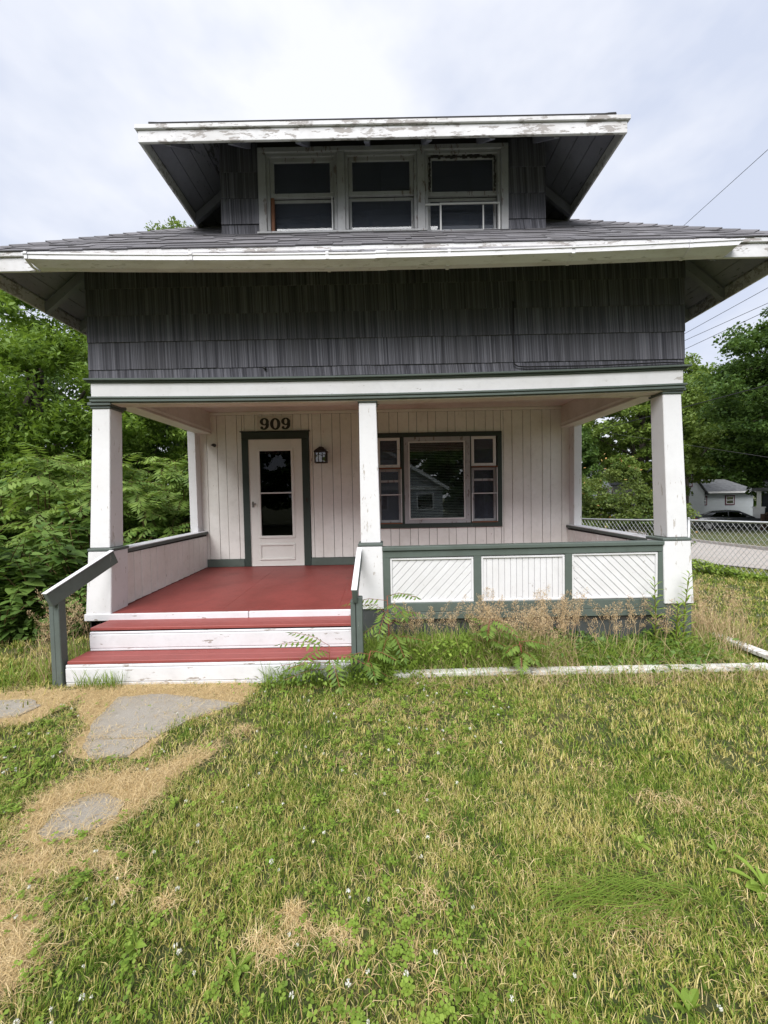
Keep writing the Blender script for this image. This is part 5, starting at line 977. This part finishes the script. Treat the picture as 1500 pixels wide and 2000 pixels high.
cbdy = loft([(-2.28, .66, .38, .82), (-2.2, .80, .28, .95), (-1.9, .88, .22, 1.0), (-1.2, .9, .2, 1.0), (0, .9, .2, .98), (.9, .9, .2, .95), (1.6, .88, .22, .88), (2.1, .80, .26, .76), (2.28, .62, .36, .64)], bodyring).build('body', M['car_paint'], car, smooth=True)
gr = lambda x, wb, wt, z0, z1: [(x, -wb, z0), (x, -wt, z1), (x, -wt*.7, z1+.03), (x, wt*.7, z1+.03), (x, wt, z1), (x, wb, z0)]
loft([(-1.85, .74, .70, .97, .98), (-1.1, .78, .60, .97, 1.36), (-.3, .8, .60, .97, 1.43), (.3, .8, .6, .96, 1.40), (1.15, .76, .70, .93, .95)], gr).build('cabin', M['car_paint'], car, smooth=True)
for sg in (-1, 1):
    for P in ([(-1.3, .99), (-.32, .99), (-.32, 1.34), (-.95, 1.30)], [(-.25, .99), (.85, .97), (.25, 1.32), (-.25, 1.34)]):
        q = []
        for x, z in P: wv = .80-.2*(z-.97)/.46; q.append((x, sg*(wv+.012), z))
        MB().prism(q, (0, sg*.006, 0)).build('side_window', M['car_glass'], car)
    for x in (-1.4, 1.4):
        wh = MB().disc_cyl((x, sg*.80, .31), (0, 1, 0), .31, .2, 24).build('tyre', M['tyre'], car, .02); MB().disc_cyl((x, sg*.885, .31), (0, 1, 0), .2, .05, 16).build('rim', M['rim'], wh)
    MB().box(-2.24, -2.0, sg*.70-.13, sg*.70+.13, .70, .84).build('tail_light', M['tail_light'], car, .03); MB().box(2.02, 2.2, sg*.62-.15, sg*.62+.15, .60, .70).build('headlight', M['chrome'], car, .03); MB().box(.62, .78, min(sg*.86, sg*1.02), max(sg*.86, sg*1.02), .96, 1.08).build('mirror', M['car_paint'], car, .02)
    for x in (-.28, -1.05): MB().box(x-.1, x+.08, min(sg*.895, sg*.925), max(sg*.895, sg*.925), .84, .87).build('door_handle', M['chrome'], car)
MB().prism([(-1.80, -.62, .995), (-1.80, .62, .995), (-1.16, .52, 1.355), (-1.16, -.52, 1.355)], (-.012, 0, .02)).build('rear_window', M['car_glass'], car); MB().prism([(1.10, -.62, .975), (1.10, .62, .975), (.36, .52, 1.395), (.36, -.52, 1.395)], (.012, 0, .02)).build('windscreen', M['car_glass'], car)
# house and trees across the street behind the camera: the front window mirrors them
oh = gable_house('opposite_house', 'grey gabled house across the street, mirrored in the front window', -5.0, 4.0, -22, -14, 0, 2.5, .62, 'grey_siding', 'far_roof', 'y', .4)
for sg in (-1, 1): MB().beam((-.5, -13.55, 5.22), (-.5+sg*4.9, -13.55, 2.2), .06, .2).build('rake_board', M['white_column'], oh)
MB().box(-5, 4, -13.99, -13.9, 2.2, 2.45).build('frieze_board', M['white_column'], oh)
for x in (-4, -.9, 2.2): w_ = rect_frame('window', M['white_column'], oh, x, x+1.2, .8, 2.0, .1, -14.0, -13.93, 0); box('pane', M['car_glass'], w_, x+.1, x+1.1, -13.99, -13.96, .9, 1.9, 0)
for lab, x, y, sc, src in (('maple beside the opposite house', 11, -16, 1., 0), ('maple left of the opposite house', -9.5, -13, 1.0, 1), ('added low maple far left of the opposite house, darkening the door reflection', -16, -13, .9, 3), ('added low maple right of the opposite house, darkening the reflections', 7.5, -19, 1.0, 4), ('tall maple behind the opposite house', 2, -28, 1.5, 2)):  # low maples added out of view to darken the door glass reflection
    tree('maple_tree', lab, (x, y, 0), (x, y, 4.6*sc), (5.0*sc, 4*sc, 4.6*sc), 120, 8000, .6, 'leaf_maple', 90+src, .35, clr=1.2, wl=.7)
